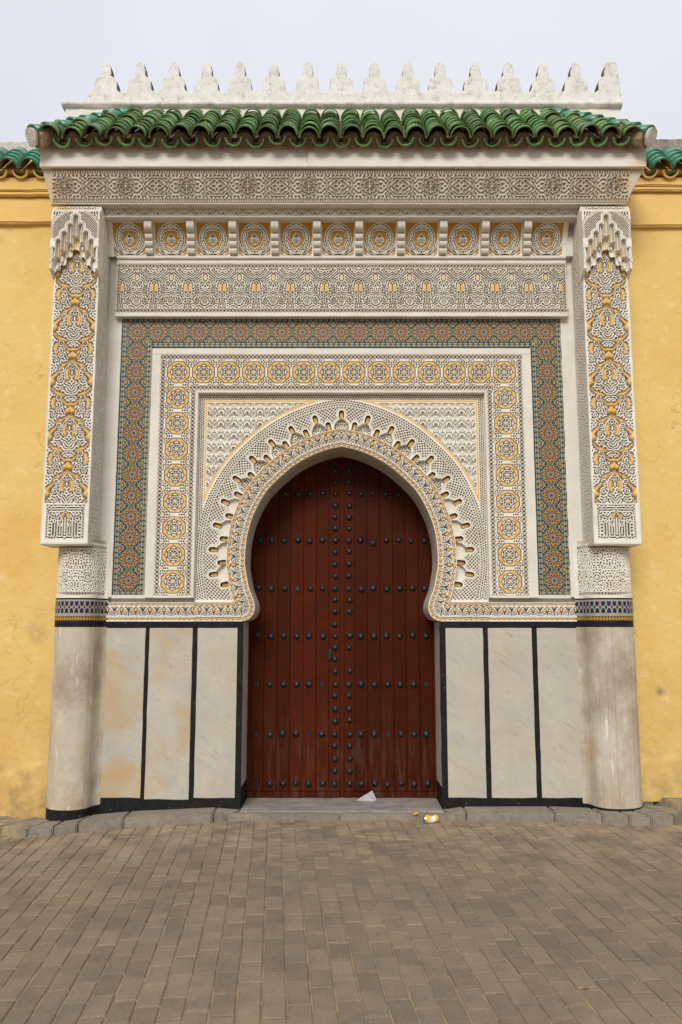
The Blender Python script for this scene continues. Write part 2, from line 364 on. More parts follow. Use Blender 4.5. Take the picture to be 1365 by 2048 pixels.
def taper(X, Y, pts, w0, w1):
    d = np.full_like(X, 9.); n = len(pts) - 1
    for i, ((a, b), (c, e)) in enumerate(zip(pts[:-1], pts[1:])):
        dx, dy = c - a, e - b; L = dx * dx + dy * dy + 1e-12
        t = np.clip(((X - a) * dx + (Y - b) * dy) / L, 0, 1)
        d = np.minimum(d, np.hypot(X - a - t * dx, Y - b - t * dy) - (w0 + (w1 - w0) * (i + t) / n))
    return d
def ring(X, Y, cx, cy, r, hw): return np.abs(np.hypot(X - cx, Y - cy) - r) - hw
def disc(X, Y, cx, cy, r, ry=None):
    if ry is None: return np.hypot(X - cx, Y - cy) - r
    return (np.hypot((X - cx) / r, (Y - cy) / ry) - 1) * min(r, ry)
def spiral(cx, cy, r0, r1, a0, turns, n=22):
    return [(cx + (r0 + (r1 - r0) * t) * cos(a0 + turns * 2 * pi * t), cy + (r0 + (r1 - r0) * t) * sin(a0 + turns * 2 * pi * t)) for t in [i / n for i in range(n + 1)]]
def curve(pts, n=6):
    "Catmull-Rom through pts"
    P = [pts[0]] + list(pts) + [pts[-1]]; out = []
    for i in range(1, len(P) - 2):
        for k in range(n):
            t = k / n; p0, p1, p2, p3 = P[i - 1], P[i], P[i + 1], P[i + 2]
            out.append(tuple(.5 * ((2 * p1[j]) + (-p0[j] + p2[j]) * t + (2 * p0[j] - 5 * p1[j] + 4 * p2[j] - p3[j]) * t * t + (-p0[j] + 3 * p1[j] - 3 * p2[j] + p3[j]) * t ** 3) for j in (0, 1)))
    out.append(tuple(pts[-1])); return out
def fill(F, pitch, seed=1, bias=.3, gap=.004, symy=False, iters=9, bwid=.42):
    "grow a labyrinth of strands of the given pitch round the drawn motifs"
    g = np.random.default_rng(seed); f = g.normal(size=F.X.shape)
    kx = np.fft.fftfreq(F.nx, F.w / F.nx); ky = np.fft.fftfreq(F.ny, F.h / F.ny); K = np.hypot(*np.meshgrid(kx, ky)); k0 = 1 / pitch
    G = np.exp(-((K - k0) / (bwid * k0)) ** 2)
    fx = F.m < gap; val = np.where(F.m < 0, 1., -1.)
    for i in range(iters):
        if F.sym: f = (f + f[:, ::-1]) / 2
        if symy: f = (f + f[::-1]) / 2
        f = np.fft.ifft2(np.fft.fft2(f) * G).real; f = f / (f.std() + 1e-9); f = np.tanh(1.6 * f + bias)
        f = np.where(fx, val, f)
    F.f = np.clip(f * 1.4, -1, 1); return F
def grooves(F, gd, w=.0035):
    "plain raised field with grooves where gd<0"
    F.f = np.clip(gd / w, -1, 1); return F
def samp(F, A, u, v):
    "periodic bilinear sample at u,v (metres from the unit's centre)"
    x = ((u / F.w + .5) * F.nx - .5) % F.nx; y = ((v / F.h + .5) * F.ny - .5) % F.ny
    x0 = np.floor(x).astype(int); y0 = np.floor(y).astype(int); fx = x - x0; fy = y - y0
    x0 %= F.nx; y0 %= F.ny; x1 = (x0 + 1) % F.nx; y1 = (y0 + 1) % F.ny
    return A[y0, x0] * (1 - fx) * (1 - fy) + A[y0, x1] * fx * (1 - fy) + A[y1, x0] * (1 - fx) * fy + A[y1, x1] * fx * fy
def sst(f): t = np.clip((f + 1) / 2, 0, 1); return t * t * (3 - 2 * t)

# --- border chain: interlaced white X strands over dark lozenges; golds in every second one
def chain(u, v, hw, p=.034, gold=False):
    a = np.abs(((u / p) % 1) - .5) * 2; b = np.abs(v) / hw            # 0..1 within the cell
    x_ = np.abs(a - b) - .20                                            # <0 on the X strand
    edge = .90 - b
    f = np.where((x_ < 0) | (edge < 0), 1., -1.)
    f = np.clip(-x_ * 5, -1, 1); f = np.maximum(f, np.clip(-edge * 8, -1, 1))
    g = None
    if gold:
        c = np.floor(u / p) % 2
        aa = np.abs((((u / p) + .5) % 1) - .5) * 2
        # four-pointed star at cell boundaries
        gs = (np.minimum(aa, b) < .42) & (np.maximum(aa, b) < .95) & (aa + b < 1.15)
        g = gs & (b < .85)
    return f, g

def panel_mesh(name, w, h, res, fn, depth, mats=('carved', 'recess', 'gold'), mapf=None, smooth=False):
    """relief panel: fn(X,Z) -> f (-1..1), mat index extra array or None (evaluated at face centres), optional extra height"""
    nx, ny = max(2, int(round(w / res))), max(2, int(round(h / res)))
    X, Z = np.meshgrid(np.linspace(-w / 2, w / 2, nx + 1), np.linspace(-h / 2, h / 2, ny + 1))
    f, g, hh = fn(X, Z)
    H = -depth * (1 - sst(f))
    if hh is not None: H = H + hh
    if mapf is None: P = np.stack([X, -H, Z], -1)
    else: P = mapf(X, Z, H)
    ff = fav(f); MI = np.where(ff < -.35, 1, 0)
    if g is not None:
        gg = fav(g.astype(float)); MI = np.where((gg > .5), 2, MI)
    return grid(P, MI, mats, name, smooth=smooth)

# ================================================================== GATEWAY
gw = tag(empty('gateway', (0, 0, 0)), 'monumental white carved plaster gateway with horseshoe arch, mosaic frame and green tiled eave', 'gateway')
RES = .0033
X0 = 0.004
# --- masonry core behind all cladding
zt = 5.60
core = bmesh.new()
for a in ((-2.36, -.86, .06, 1.2, -.1, 6.2), (.86, 2.40, .06, 1.2, -.1, 6.2), (-.862, .862, .075, 1.2, 3.14, 6.198)):
    bm_box(core, *a)
link('masonry', bm_mesh('masonry', core, ['white']), gw)

# ---------- opening curve (left half, from bottom up to the apex), measured at Y=0
OPX = [(485, 1243), (497, 1239), (506, 1230), (510, 1217), (508.5, 1204), (504, 1191), (498.5, 1176), (493.5, 1150), (490.5, 1128), (491.2, 1106), (492.6, 1088), (496, 1067),
       (504, 1038.5), (517.5, 1008.7), (532, 985), (545.5, 969.5), (562.6, 953), (584, 935), (607, 920), (634, 907), (659, 898.6), (683.5, 893.5)]
OC = []
for px, py in OPX:
    x, z = at(px, py, 0); OC.append((x - X0, z))
OC[-1] = (0, OC[-1][1])
OCs = curve(OC, 7)
ZB = OC[0][1]; ZAP = OC[-1][1]
oc = np.array(OCs); seglen = np.hypot(*(oc[1:] - oc[:-1]).T); S_ = np.concatenate([[0], np.cumsum(seglen)])
def near(X, Z):
    "signed distance (outside +), arc length s, nearest point"
    best = np.full(X.shape, 9.); s = np.zeros(X.shape); nx_ = np.zeros(X.shape); nz_ = np.zeros(X.shape); sg = np.ones(X.shape)
    for i in range(len(oc) - 1):
        a, b = oc[i]; dx, dz = oc[i + 1] - oc[i]; L = dx * dx + dz * dz
        t = np.clip(((X - a) * dx + (Z - b) * dz) / L, 0, 1); qx = a + t * dx; qz = b + t * dz
        d = np.hypot(X - qx, Z - qz); k = d < best - 1e-9
        best = np.where(k, d, best); s = np.where(k, S_[i] + t * seglen[i], s); nx_ = np.where(k, qx, nx_); nz_ = np.where(k, qz, nz_)
        cr = dx * (Z - b) - dz * (X - a)      # left of travel (upwards) = outside
        sg = np.where(k, np.where(cr >= 0, 1., -1.), sg)
    return best * sg, s, nx_, nz_

# ---------- small ornament tiles
# scroll of the arch band: dark grooves in a white field
sw, sh = .118, .092
TS = Fld(sw, sh, .0015)
ax_ = TS.ax(); Yv = TS.Y
gd = seg(ax_, Yv, spiral(.024, -.016, .021, .004, radians(215), -1.25), .0016)
gd = np.minimum(gd, seg(ax_, Yv, curve([(.012, .012), (.024, .018), (.038, .006), (.046, -.012), (.046, -.034)]), .0014))
gd = np.minimum(gd, seg(ax_, Yv, curve([(.059, -.040), (.057, -.01), (.050, .014), (.036, .036)]), .0018))
gd = np.minimum(gd, seg(ax_, Yv, [(.059, .006), (.059, .040)], .0016))
gd = np.minimum(gd, seg(ax_, Yv, curve([(.059, .012), (.049, .028), (.044, .041)]), .0014))
gd = np.minimum(gd, disc(ax_, Yv, .030, .034, .0032)); gd = np.minimum(gd, disc(ax_, Yv, .020, .026, .0026)); gd = np.minimum(gd, disc(ax_, Yv, .024, -.016, .0028))
gd = np.minimum(gd, disc(ax_, Yv, .012, -.038, .003)); gd = np.minimum(gd, disc(ax_, Yv, .0, -.022, .0026, .006)); gd = np.minimum(gd, disc(ax_, Yv, .036, -.036, .0035))
fl = disc(ax_, Yv, 0, .018, .0085, .018)
gd = np.minimum(gd, np.abs(fl - .003) - .0014)
grooves(TS, gd - .0011, .0018); TS.g = (fl < .001).astype(float)
# spandrel leaf lattice, unit mirrored in x and y
lw, lh = .112, .104
TL = Fld(lw, lh, .0015); ax_ = TL.ax(); Yv = TL.Y
gd = np.abs(ax_ - lw / 2) - .0013
gd = np.minimum(gd, seg(ax_, Yv, curve([(.006, -.034), (.022, -.026), (.034, -.006), (.024, .014), (.008, .024)]), .0019))
gd = np.minimum(gd, seg(ax_, Yv, spiral(.034, .032, .014, .003, radians(190), 1.2), .0014))
gd = np.minimum(gd, seg(ax_, Yv, curve([(.0, -.012), (.012, .0), (.010, .02)]), .0018))
gd = np.minimum(gd, taper(ax_, Yv, [(.0, .002), (.0, .022)], .0058, .001)); gd = np.minimum(gd, seg(ax_, Yv, curve([(.056, -.04), (.044, -.030), (.043, -.012), (.052, .004)]), .0016))
gd = np.minimum(gd, disc(ax_, Yv, .020, -.040, .0036)); gd = np.minimum(gd, disc(ax_, Yv, .044, .012, .003)); gd = np.minimum(gd, disc(ax_, Yv, .012, .044, .003))
gd = np.minimum(gd, seg(ax_, Yv, [(.0, -.05), (.0, -.028)], .0014))
grooves(TL, gd - .0008, .0018)
# inscription panel unit
iw, ih = .2977, .372
TI = Fld(iw, ih, .0025); ax_ = TI.ax(); Yv = TI.Y; hwi = iw / 2; sw_ = .0042
m = seg(ax_, Yv, curve([(hwi, .075), (hwi - .022, .052), (hwi - .030, .02), (hwi - .032, -.045), (hwi - .012, -.050)]), sw_)
m = np.minimum(m, seg(ax_, Yv, [(hwi - .012, -.05), (hwi - .012, -.13)], sw_))
m = np.minimum(m, seg(ax_, Yv, curve([(hwi, .098), (hwi - .04, .075), (.075, .11), (.05, .13), (.035, .145), (.02, .160), (0, .148)]), sw_))
m = np.minimum(m, seg(ax_, Yv, curve([(hwi, .14), (hwi - .03, .118), (.085, .145), (.07, .165)]), sw_))
m = np.minimum(m, ring(ax_, Yv, .014, .150, .011, .003)); m = np.minimum(m, ring(ax_, Yv, .014, .172, .011, .003))
m = np.minimum(m, seg(ax_, Yv, spiral(.066, -.012, .030, .005, radians(80), -1.5), .0038))
m = np.minimum(m, seg(ax_, Yv, spiral(.070, .068, .022, .004, radians(-60), 1.4), .0036))
m = np.minimum(m, seg(ax_, Yv, curve([(0, -.04), (.03, -.052), (.075, -.055), (.10, -.07), (.115, -.10)]), sw_))
m = np.minimum(m, seg(ax_, Yv, spiral(.080, -.120, .024, .004, radians(120), 1.3), .0036))
m = np.minimum(m, ring(ax_, Yv, 0, -.12, .031, .0038)); m = np.minimum(m, ring(ax_, Yv, hwi - .012, -.150, .010, .003)); m = np.minimum(m, ring(ax_, Yv, hwi - .012, -.168, .010, .003))
m = np.minimum(m, taper(ax_, Yv, [(0, .055), (.012, .02), (.02, -.01)], .004, .006)); m = np.minimum(m, taper(ax_, Yv, [(.022, .04), (.034, .052)], .006, .003))
m = np.minimum(m, disc(ax_, Yv, .028, .01, .009)); 
g1 = disc(ax_, Yv, 0, .098, .0105, .020); g2 = np.maximum(np.abs(ax_ - (hwi - .0145)) - .0105, np.abs(Yv - .003) - .038 + np.abs(ax_ - hwi + .014) * .4)
TI.m = np.minimum(m, np.minimum(g1 - .005, g2 - .0))
TI.m = np.minimum(TI.m, np.where(np.hypot(ax_, Yv + .12) < .027, .02, 9))
fill(TI, .0205, 5, .62, .0038)
hexd = np.hypot(ax_, Yv + .12) < .027
TI.f = np.where(hexd, np.clip(3 * np.cos(ax_ * 2 * pi / .0135) * np.cos((Yv + .12) * 2 * pi / .0135) - .2, -1, 1) * -1, TI.f)
TI.g = ((g1 < 0) | (g2 < 0)).astype(float)
# rosette unit (frame with octagonal ochre rings)
def rosette_fn(w, h):
    def fn(X, Z):
        r = np.hypot(X, Z); ph = np.arctan2(Z, X)
        a8 = np.abs((ph + pi / 8) % (pi / 4) - pi / 8); ro = r * np.cos(a8)                       # octagonal radius
        gd = np.abs(ro - .095) - .0030
        gd = np.minimum(gd, np.abs(ro - .0675 - .003 * np.cos(8 * ph)) - .0030)
        for rr, n, sz, off in ((.054, 8, .0085, pi / 8), (.048, 8, .0062, 0), (.031, 8, .0075, pi / 8), (.019, 8, .0052, 0)):
            a = np.abs((ph + off + pi / n) % (2 * pi / n) - pi / n); gd = np.minimum(gd, np.hypot(r * np.cos(a) - rr, r * np.sin(a) * .8) - sz)
        a = np.abs((ph + pi / 8) % (pi / 4) - pi / 8); gd = np.minimum(gd, np.maximum(np.abs(ro - .081) - .010, r * np.abs(np.sin(a)) - .0011))
        # corner fans of small drilled holes
        cx, cz = w / 2 - np.abs(X), h / 2 - np.abs(Z); rc = np.hypot(cx, cz); pc = np.arctan2(cz, cx)
        out = ro > .099
        hol = np.full_like(X, 9.)
        for rr, n, sz in ((.027, 8, .0066), (.046, 12, .0062), (.064, 16, .005)):
            a = np.abs((pc + pi / n) % (2 * pi / n) - pi / n); hol = np.minimum(hol, np.hypot(rc * np.cos(a) - rr, (rc * np.sin(a)) * .7) - sz)
        gd = np.where(out, np.minimum(gd, hol), gd)
        g = ((ro > .071) & (ro < .091)) | (r < .011) | ((np.abs(cx) + cz < .017) & out)
        return np.clip(gd / .0022, -1, 1), g.astype(float), None
    return fn
# zellige unit
ZP = .1803
def zell_class(X, Z, hw=ZP / 2, hh=ZP / 2):
    u, v = X / hw, Z / hh; r = np.hypot(u, v); ph = np.arctan2(v, u); n = 12
    a = np.abs((ph + pi / n) % (2 * pi / n) - pi / n); t = r * np.sin(a); q = r * np.cos(a)
    b = np.abs(ph % (2 * pi / n) - pi / n); tb = r * np.sin(b); qb = r * np.cos(b)
    C = np.zeros(X.shape, int)
    au, av = np.abs(u), np.abs(v); rc = np.hypot(1 - au, 1 - av)
    # ground between the medallions: small dark squares parted by thin white straps
    g1_, g2_ = (u + v) * 4.0, (u - v) * 4.0
    sq = (np.abs(g1_ % 1 - .5) < .40) & (np.abs(g2_ % 1 - .5) < .40); par_ = (np.floor(g1_) + np.floor(g2_)) % 2 == 0
    C[:] = np.where(sq, np.where(par_, 5, 2), 0)
    C[(np.abs(rc - .47) < .075)] = 1; C[(np.abs(rc - .335) < .042)] = 0; C[np.abs(rc - .60) < .028] = 0
    for p_, q_ in ((1 - au, av - .42), (1 - av, au - .42)):
        C[np.hypot(p_ / .24, q_ / .20) < 1] = 0; C[np.hypot(p_ / .19, q_ / .15) < 1] = 2
    C[rc < .29] = 5; C[(rc < .29) & ((1 - au < .05) | (1 - av < .05)) & (rc > .19)] = 4
    C[rc < .19] = 3
    star = .74 + .10 * np.cos(12 * ph)
    C[r < star + .09] = 1; C[r < star] = 3; C[r < .635] = 5
    C[(np.hypot(qb - .69, tb) < .060)] = 4
    C[r < .60] = 0; C[(np.hypot((q - .475) / .110, t / .100) < 1)] = 4
    C[(np.hypot(qb - .345, tb) < .056)] = 4
    C[(np.hypot(q - .235, t) < .040)] = 5; C[r < .15] = 4
    return C
def zell_border(u, v, hw=.020):
    "u along, v across (-hw..hw), + towards the medallions"
    C = np.zeros(u.shape, int); p = .045
    a = ((u / p) % 1) - .5
    C[(np.abs(a) * 1.5 + np.abs(v) / hw * .8 < .52)] = 2
    a2 = (((u / p) + .5) % 1) - .5
    C[(np.abs(a2) / .13 + np.abs(v) / hw / .35 < 1)] = 4
    C[(v > hw * .62)] = 1; C[(v < -hw * .72) & (np.abs(a) < .44)] = 1
    return C
def class_mesh(name, w, h, res, fn, mats=ZM):
    nx, ny = max(2, int(round(w / res))), max(2, int(round(h / res)))
    xs = np.linspace(-w / 2, w / 2, nx + 1); zs = np.linspace(-h / 2, h / 2, ny + 1)
    X, Z = np.meshgrid(xs, zs); Xc, Zc = np.meshgrid((xs[1:] + xs[:-1]) / 2, (zs[1:] + zs[:-1]) / 2)
    C = fn(Xc, Zc)
    Cv = np.zeros(X.shape); Cw = np.where(C == 0, -.0012, 0.)         # white straps sit a hair lower than the coloured pieces
    Cv[:-1, :-1] += Cw; Cv[1:, :-1] += Cw; Cv[:-1, 1:] += Cw; Cv[1:, 1:] += Cw
    P = np.stack([X, -Cv / 4, Z], -1)
    return grid(P, C, mats, name)

# ------------------------------------------------ Y=0 field: plaster strips, zellige frame, rosette frame
zzo, zzi = 4.213, 3.948; zbot = 1.795
zxo, zxi = 1.915, 1.650
zfr = link('plaster_field', None, gw) if False else None
def plain(name, x0, x1, z0, z1, y=0, d=.06, parent=gw, m='white', bevel=.003, wob=.0012): return box(name, parent, m, x0, x1, y, y + d, z0, z1, bevel, wob)
for s in (-1, 1):
    a, b = (-2.06, -zxo) if s < 0 else (zxo, 2.06)
    plain('plaster_margin', a, b, zbot - .02, 5.0, y=.0015)
    plain('plaster_margin', *((-zxi, -zxi + .004) if s < 0 else (zxi - .004, zxi)), zbot - .02, zzi, y=0)
plain('plaster_margin', -zxo, zxo, zzo, 4.26, y=.002)
for s in (-1, 1):
    a, b = sorted((s * (zxi - .02), s * (zxo + .001))); plain('plaster_backing', a, b, zbot - .03, zbot, y=.003)
# zellige
zel = empty('mosaic_frame'); zel.parent = gw
zu = class_mesh('mosaic_medallion', ZP, ZP, .00225, lambda X, Z: zell_class(X, Z))
zc0, zz0 = zxo - .1325, zzo - .1325
bx_ = []
first = True
for k in range(10):
    for s in (-1, 1): link('mosaic_medallion', zu, zel, (s * (zc0 - ZP * k) + X0, .004, zz0))
for k in range(1, 13):
    for s in (-1, 1): link('mosaic_medallion', zu, zel, (s * zc0 + X0, .004, zz0 - ZP * k))
wmid = 2 * (zc0 - ZP * 9 - ZP / 2)
link('mosaic_medallion', class_mesh('mosaic_narrow', wmid, ZP, .00225, lambda X, Z: zell_class(X, Z, wmid / 2)), zel, (X0, .004, zz0))
bw = .1325 - ZP / 2
def zb(name, L, loc, roty): return link(name, class_mesh(name, L, bw, .0025, lambda X, Z: zell_border(X, Z, bw / 2)), zel, loc, (0, roty, 0))
zb('mosaic_border', 2 * zxo, (X0, .0045, zzo - bw / 2), pi)
zb('mosaic_border', 2 * zxi, (X0, .0045, zzi + bw / 2), 0)
legL = zzo - zbot
zend = zz0 - ZP * 12 - ZP / 2
for s in (-1, 1):
    o = zb('mosaic_border', legL - bw, (s * (zxo - bw / 2) + X0, .0045, (zzo + zbot) / 2 - bw / 2), s * pi / 2)
    o = zb('mosaic_border', zzi - zbot + bw, (s * (zxi + bw / 2) + X0, .0045, (zzi + zbot) / 2 + bw / 2), -s * pi / 2)
    link('mosaic_border', class_mesh('mosaic_foot', ZP, zend - zbot, .0025, lambda X, Z: zell_border(X, -Z, (zend - zbot) / 2)), zel, (s * zc0 + X0, .0045, (zend + zbot) / 2))

# rosette frame, slightly proud
fx_o, fx_i = 1.640, 1.232; fz_o, fz_i = 3.925, zat(787)
ros = empty('rosette_frame'); ros.parent = gw
rc_top = at(684, 746, 0)[1]; rx = (at(1010, 746, 0)[0] - at(360, 746, 0)[0]) / 2; rp = rx * 2 / 13
rz_bot = at(684, 1164, 0)[1]; rpz = (rc_top - rz_bot) / 8
FY = -.022
m1 = panel_mesh('rosette', rp, .225, RES, rosette_fn(rp, .225), .012, ('carved', 'recess', 'gold'))
m2 = panel_mesh('rosette', rp, rpz, RES, rosette_fn(rp, rpz), .012, ('carved', 'recess', 'gold'))
for k in range(14): link('rosette', m1, ros, (X0 - rx + rp * k, FY, rc_top))
for k in range(1, 9):
    for s in (-1, 1): link('rosette', m2, ros, (X0 + s * rx, FY, rc_top - rpz * k + (.225 - rpz) / -2 * 0))
def chain_strip(name, parent, L, w_, loc, roty=0, gold=False, p=.034, depth=.010, mats=('carved', 'recess', 'gold'), rotx=0, res=RES):
    def fn(X, Z):
        f, g = chain(X + L / 2, Z, w_ / 2 * .84, p, gold); f = np.where(np.abs(Z) > w_ / 2 * .84, 1., f)
        return f, (g.astype(float) if g is not None else None), None
    return link(name, panel_mesh(name, L, w_, res, fn, depth, mats), parent, loc, (rotx, roty, 0))
cw = .048
xo2 = rx + rp / 2 + cw                         # outer edge of the outer chain
zo2 = rc_top + .1125 + cw
chain_strip('border_chain', ros, 2 * xo2, cw, (X0, FY, zo2 - cw / 2))
zi2 = rc_top - .1125 - cw; xi2 = rx - rp / 2 - cw
chain_strip('border_chain', ros, 2 * (rx - rp / 2), cw, (X0, FY, zi2 + cw / 2))
fbot = rz_bot - rpz / 2
for s in (-1, 1):
    chain_strip('border_chain', ros, zo2 - cw - fbot, cw, (X0 + s * (xo2 - cw / 2), FY, (zo2 - cw + fbot) / 2), pi / 2)
    chain_strip('border_chain', ros, zi2 - fbot, cw, (X0 + s * (rx - rp / 2 - cw / 2), FY, (zi2 + fbot) / 2), pi / 2)
# plain surrounds and returns of the rosette frame
def rbox(n, x0, x1, z0, z1, y=FY - .001, d=.08): return plain(n, X0 + x0, X0 + x1, z0, z1, y=y, d=d, parent=ros)
rbox('frame_edge', -fx_o, fx_o, zo2, fz_o)
for s in (-1, 1):
    a, b = sorted((s * xo2, s * fx_o)); rbox('frame_edge', a, b, fbot - .02, zo2)
    a, b = sorted((s * fx_i, s * xi2)); 
    if b - a > .002: rbox('frame_edge', a, b, fbot - .02, zi2)
    a, b = sorted((s * xi2, s * xo2)); rbox('frame_edge', a, b, fbot - .022, fbot)
rbox('frame_edge', -xi2, xi2, fz_i, zi2)

# ------------------------------------------------ recessed arch panel: one half, mirrored
PY = .028                                        # recess plane
gxl = -(fx_i - .001); zb0 = ZB; zt0 = fz_i
nx = int(round(-gxl / RES)); nz = int(round((zt0 - zb0) / RES))
X, Z = np.meshgrid(np.linspace(gxl, 0, nx + 1), np.linspace(zb0, zt0, nz + 1))
D, S, NX, NZ = near(X, Z)
snap = (D < 0) & (D > -.0036)
Xs = np.where(snap, NX, X); Zs = np.where(snap, NZ, Z)
BW = .158                                        # width of the carved band round the opening
vh = Z - zb0
q = np.minimum(D, vh); useh = vh < D
cz_ = at(684, 1088, 0)[1]
th_ = np.arctan2(-(X), np.maximum(Z - cz_, -9) * 1.0)      # 0 at the top, grows to the left
uu = np.where(Z > cz_, th_ * 1.06, (pi / 2) * 1.06 + (cz_ - Z))
al_ = math.atan2(oc[-1, 1] - oc[-4, 1], oc[-1, 0] - oc[-4, 0]); rem = S_[-1] - S
u_b = np.where(useh, -X * 1.0, np.where(rem < 1e-6, -X, rem + D * sin(al_) * np.exp(-rem / .12)))
f = np.ones_like(X); g = np.zeros_like(X, bool); deep = np.zeros_like(X)
# chains
def putchain(lo, hi, coord, u, p=.030, gold=True, cond=True):
    global f, g
    mid, hw = (lo + hi) / 2, (hi - lo) / 2
    cf, cg = chain(u, coord - mid, hw, p, gold); k = (np.abs(coord - mid) < hw) & cond
    f = np.where(k, cf, f)
    if gold: g = np.where(k, cg, g)
inb = q < BW
putchain(.009, .033, q, u_b, .044)
putchain(.127, .152, q, u_b, .044)
k = (q > .036) & (q < .124)
f = np.where(k, samp(TS, TS.f, u_b, (q - .080) * 1.02), f); g = np.where(k, samp(TS, TS.g, u_b, (q - .080) * 1.02) > .5, g)
for e in (.034, .126): f = np.where(np.abs(q - e) < .0011, -.8, f)
# outside the band
out = q >= BW
D_net, D_l0, D_l1, D_g0, D_g1 = .352, .366, .424, .437, .452
# zones near the rectangular rim of the recess
rim = np.minimum(X - gxl, zt0 - Z)
span = out & (D > D_l1)
# net
pn = .0215
na = (uu + D) / pn / 1.414 * 1.0; nb = (uu - D) / pn / 1.414
ia, ib = np.floor(na), np.floor(nb); fa, fb = na - ia - .5, nb - ib - .5; par = (ia + ib) % 2
hole = np.where(par == 0, np.hypot(fa / .41, fb / .34), np.hypot(fa / .34, fb / .41)) - 1
netf = np.clip(hole * 2.4, -1, 1)
kn = out & (D < D_net)
f = np.where(kn, netf, f)
for e in (D_net + .003, D_net + .011, D_l1 + .004): f = np.where(out & (np.abs(D - e) < .0013), -.9, f)
# lattice strip
kl = out & (D > D_l0) & (D <= D_l1)
lf = np.clip((np.maximum(np.hypot(((uu / .021) % 1 - .5) / .36, (((D - D_l0) / .0193) % 1 - .5) / .34), 0) - 1) * 2.4, -1, 1)
lf2 = np.clip((np.hypot((((uu / .021) + np.floor((D - D_l0) / .0193) * .5) % 1 - .5) / .37, (((D - D_l0) / .0193) % 1 - .5) / .34) - 1) * 2.4, -1, 1)
f = np.where(kl, lf2, f)
# spandrel: rim lattice, ochre frame line, leaf field
ks = span & (D > D_g1 + .006)
f = np.where(ks, samp(TL, TL.f, X - gxl - .08, zt0 - Z - .06), f)
kr = span & (rim < .050)
u_r = np.where(X - gxl < zt0 - Z, Z, X)
rl = np.clip((np.hypot((((u_r / .021) + np.floor(rim / .0167) * .5) % 1 - .5) / .37, ((rim / .0167) % 1 - .5) / .34) - 1) * 2.4, -1, 1)
f = np.where(kr, rl, f)
kf = span & (((rim > .054) & (rim < .070) & (D > D_g0)) | ((D > D_g0) & (D < D_g1) & (rim > .054)))
f = np.where(span & (rim >= .050) & (rim < .078) & (D > D_g1 - .01), 1., f)
f = np.where(span & (D <= D_g1 + .006) & (rim > .05), 1., f)
f = np.where(kf, .6, f); g = np.where(kf, True, g)
f = np.where(span & (np.abs(rim - .0775) < .0012) & (D > D_g1 + .004), -1., f); f = np.where(span & (np.abs(D - D_g1 - .007) < .0012) & (rim > .0765), -1., f)
f = np.where(out & (rim < .004), 1., f)
# outside-left of the arch (below the springing) the lattice and net run against the rim
# cusps
LT = [(681.5, 820), (628.6, 830.3), (580, 852), (539, 878.7), (499.6, 912), (466, 953), (442.5, 1000), (426, 1048.6), (417.6, 1098.5), (417.6, 1150)]
ST = [(656, 845), (610, 859.7), (568, 883), (530, 911), (497.6, 946), (470, 985.6), (452.7, 1029.6), (441, 1076.5), (436.6, 1125), (442.5, 1170)]
cs = np.full_like(X, 9.); bod = np.full_like(X, 9.); tipm = np.full_like(X, 9.)
def frame_at(px, py):
    x, z = at(px, py, 0); x -= X0
    if px > 680: x = 0
    d, s, qx, qz = near(np.array([x]), np.array([z])); d = float(d[0]); qx = float(qx[0]); qz = float(qz[0])
    if px > 680: return 0., ZAP, 0., 1., z - ZAP
    n = ((x - qx) / d, (z - qz) / d); return qx, qz, n[0], n[1], d
for i, (px, py) in enumerate(LT):
    bx0, bz0, nx_, nz_, d = frame_at(px, py); A = (X - bx0) * nz_ - (Z - bz0) * nx_; B = (X - bx0) * nx_ + (Z - bz0) * nz_
    A = np.abs(A); dl = d
    t1 = seg(A, B, [(0, dl - .052), (0, dl - .018)], .0180)
    body = np.minimum(disc(A, B, .034, .196, .026), seg(A, B, [(0, .185), (0, .205)], .045)); body = np.minimum(body, seg(A, B, [(.0, .17), (.052, .172)], .014))
    cs = np.minimum(cs, np.minimum(t1, body)); tipm = np.minimum(tipm, t1); bod = np.minimum(bod, body)
for i, (px, py) in enumerate(ST):
    bx0, bz0, nx_, nz_, d = frame_at(px, py); A = (X - bx0) * nz_ - (Z - bz0) * nx_; B = (X - bx0) * nx_ + (Z - bz0) * nz_
    t1 = seg(A, B, [(0, BW + .012), (0, d - .012)], .0180); cs = np.minimum(cs, t1); tipm = np.minimum(tipm, t1)
cs = np.where(out, cs, 9.)
# smooth plaster lip following the cusps
lip = out & (cs < .027) & (D < D_net)
f = np.where(lip, 1., f)
f = np.where(out & (np.abs(cs - .020) < .0013) & (D < D_net), -.6, f)
f = np.where(out & (D < BW + .010) & (cs > 0), 1., f)
ins = out & (cs < .003)
dn = .034 * np.clip((.003 - cs) / .006, 0, 1)
bodyin = ins & (bod < 0) & (tipm > .004)
carv = np.clip(2.2 * np.sin(S * 2 * pi / .024) * np.sin((D) * 2 * pi / .024) + .5, -1, 1)
f = np.where(ins, 1., f); f = np.where(bodyin & (bod < -.007), samp(TI, TI.f, X * 1.0, Z), f)
dn = np.where(ins & (tipm < 0), np.minimum(dn, .024), dn)
g = np.where(lip | bodyin, False, g)
tipfloor = ins & (tipm < -.004)
g = np.where(tipfloor, True, g); ridge = tipfloor & (tipm < -.0105)
f = np.where(ins & (bod < .0005) & (bod > -.0045) & (tipm > .004), -1., f)  # dark-coloured groove paints the shadow line round the lobes
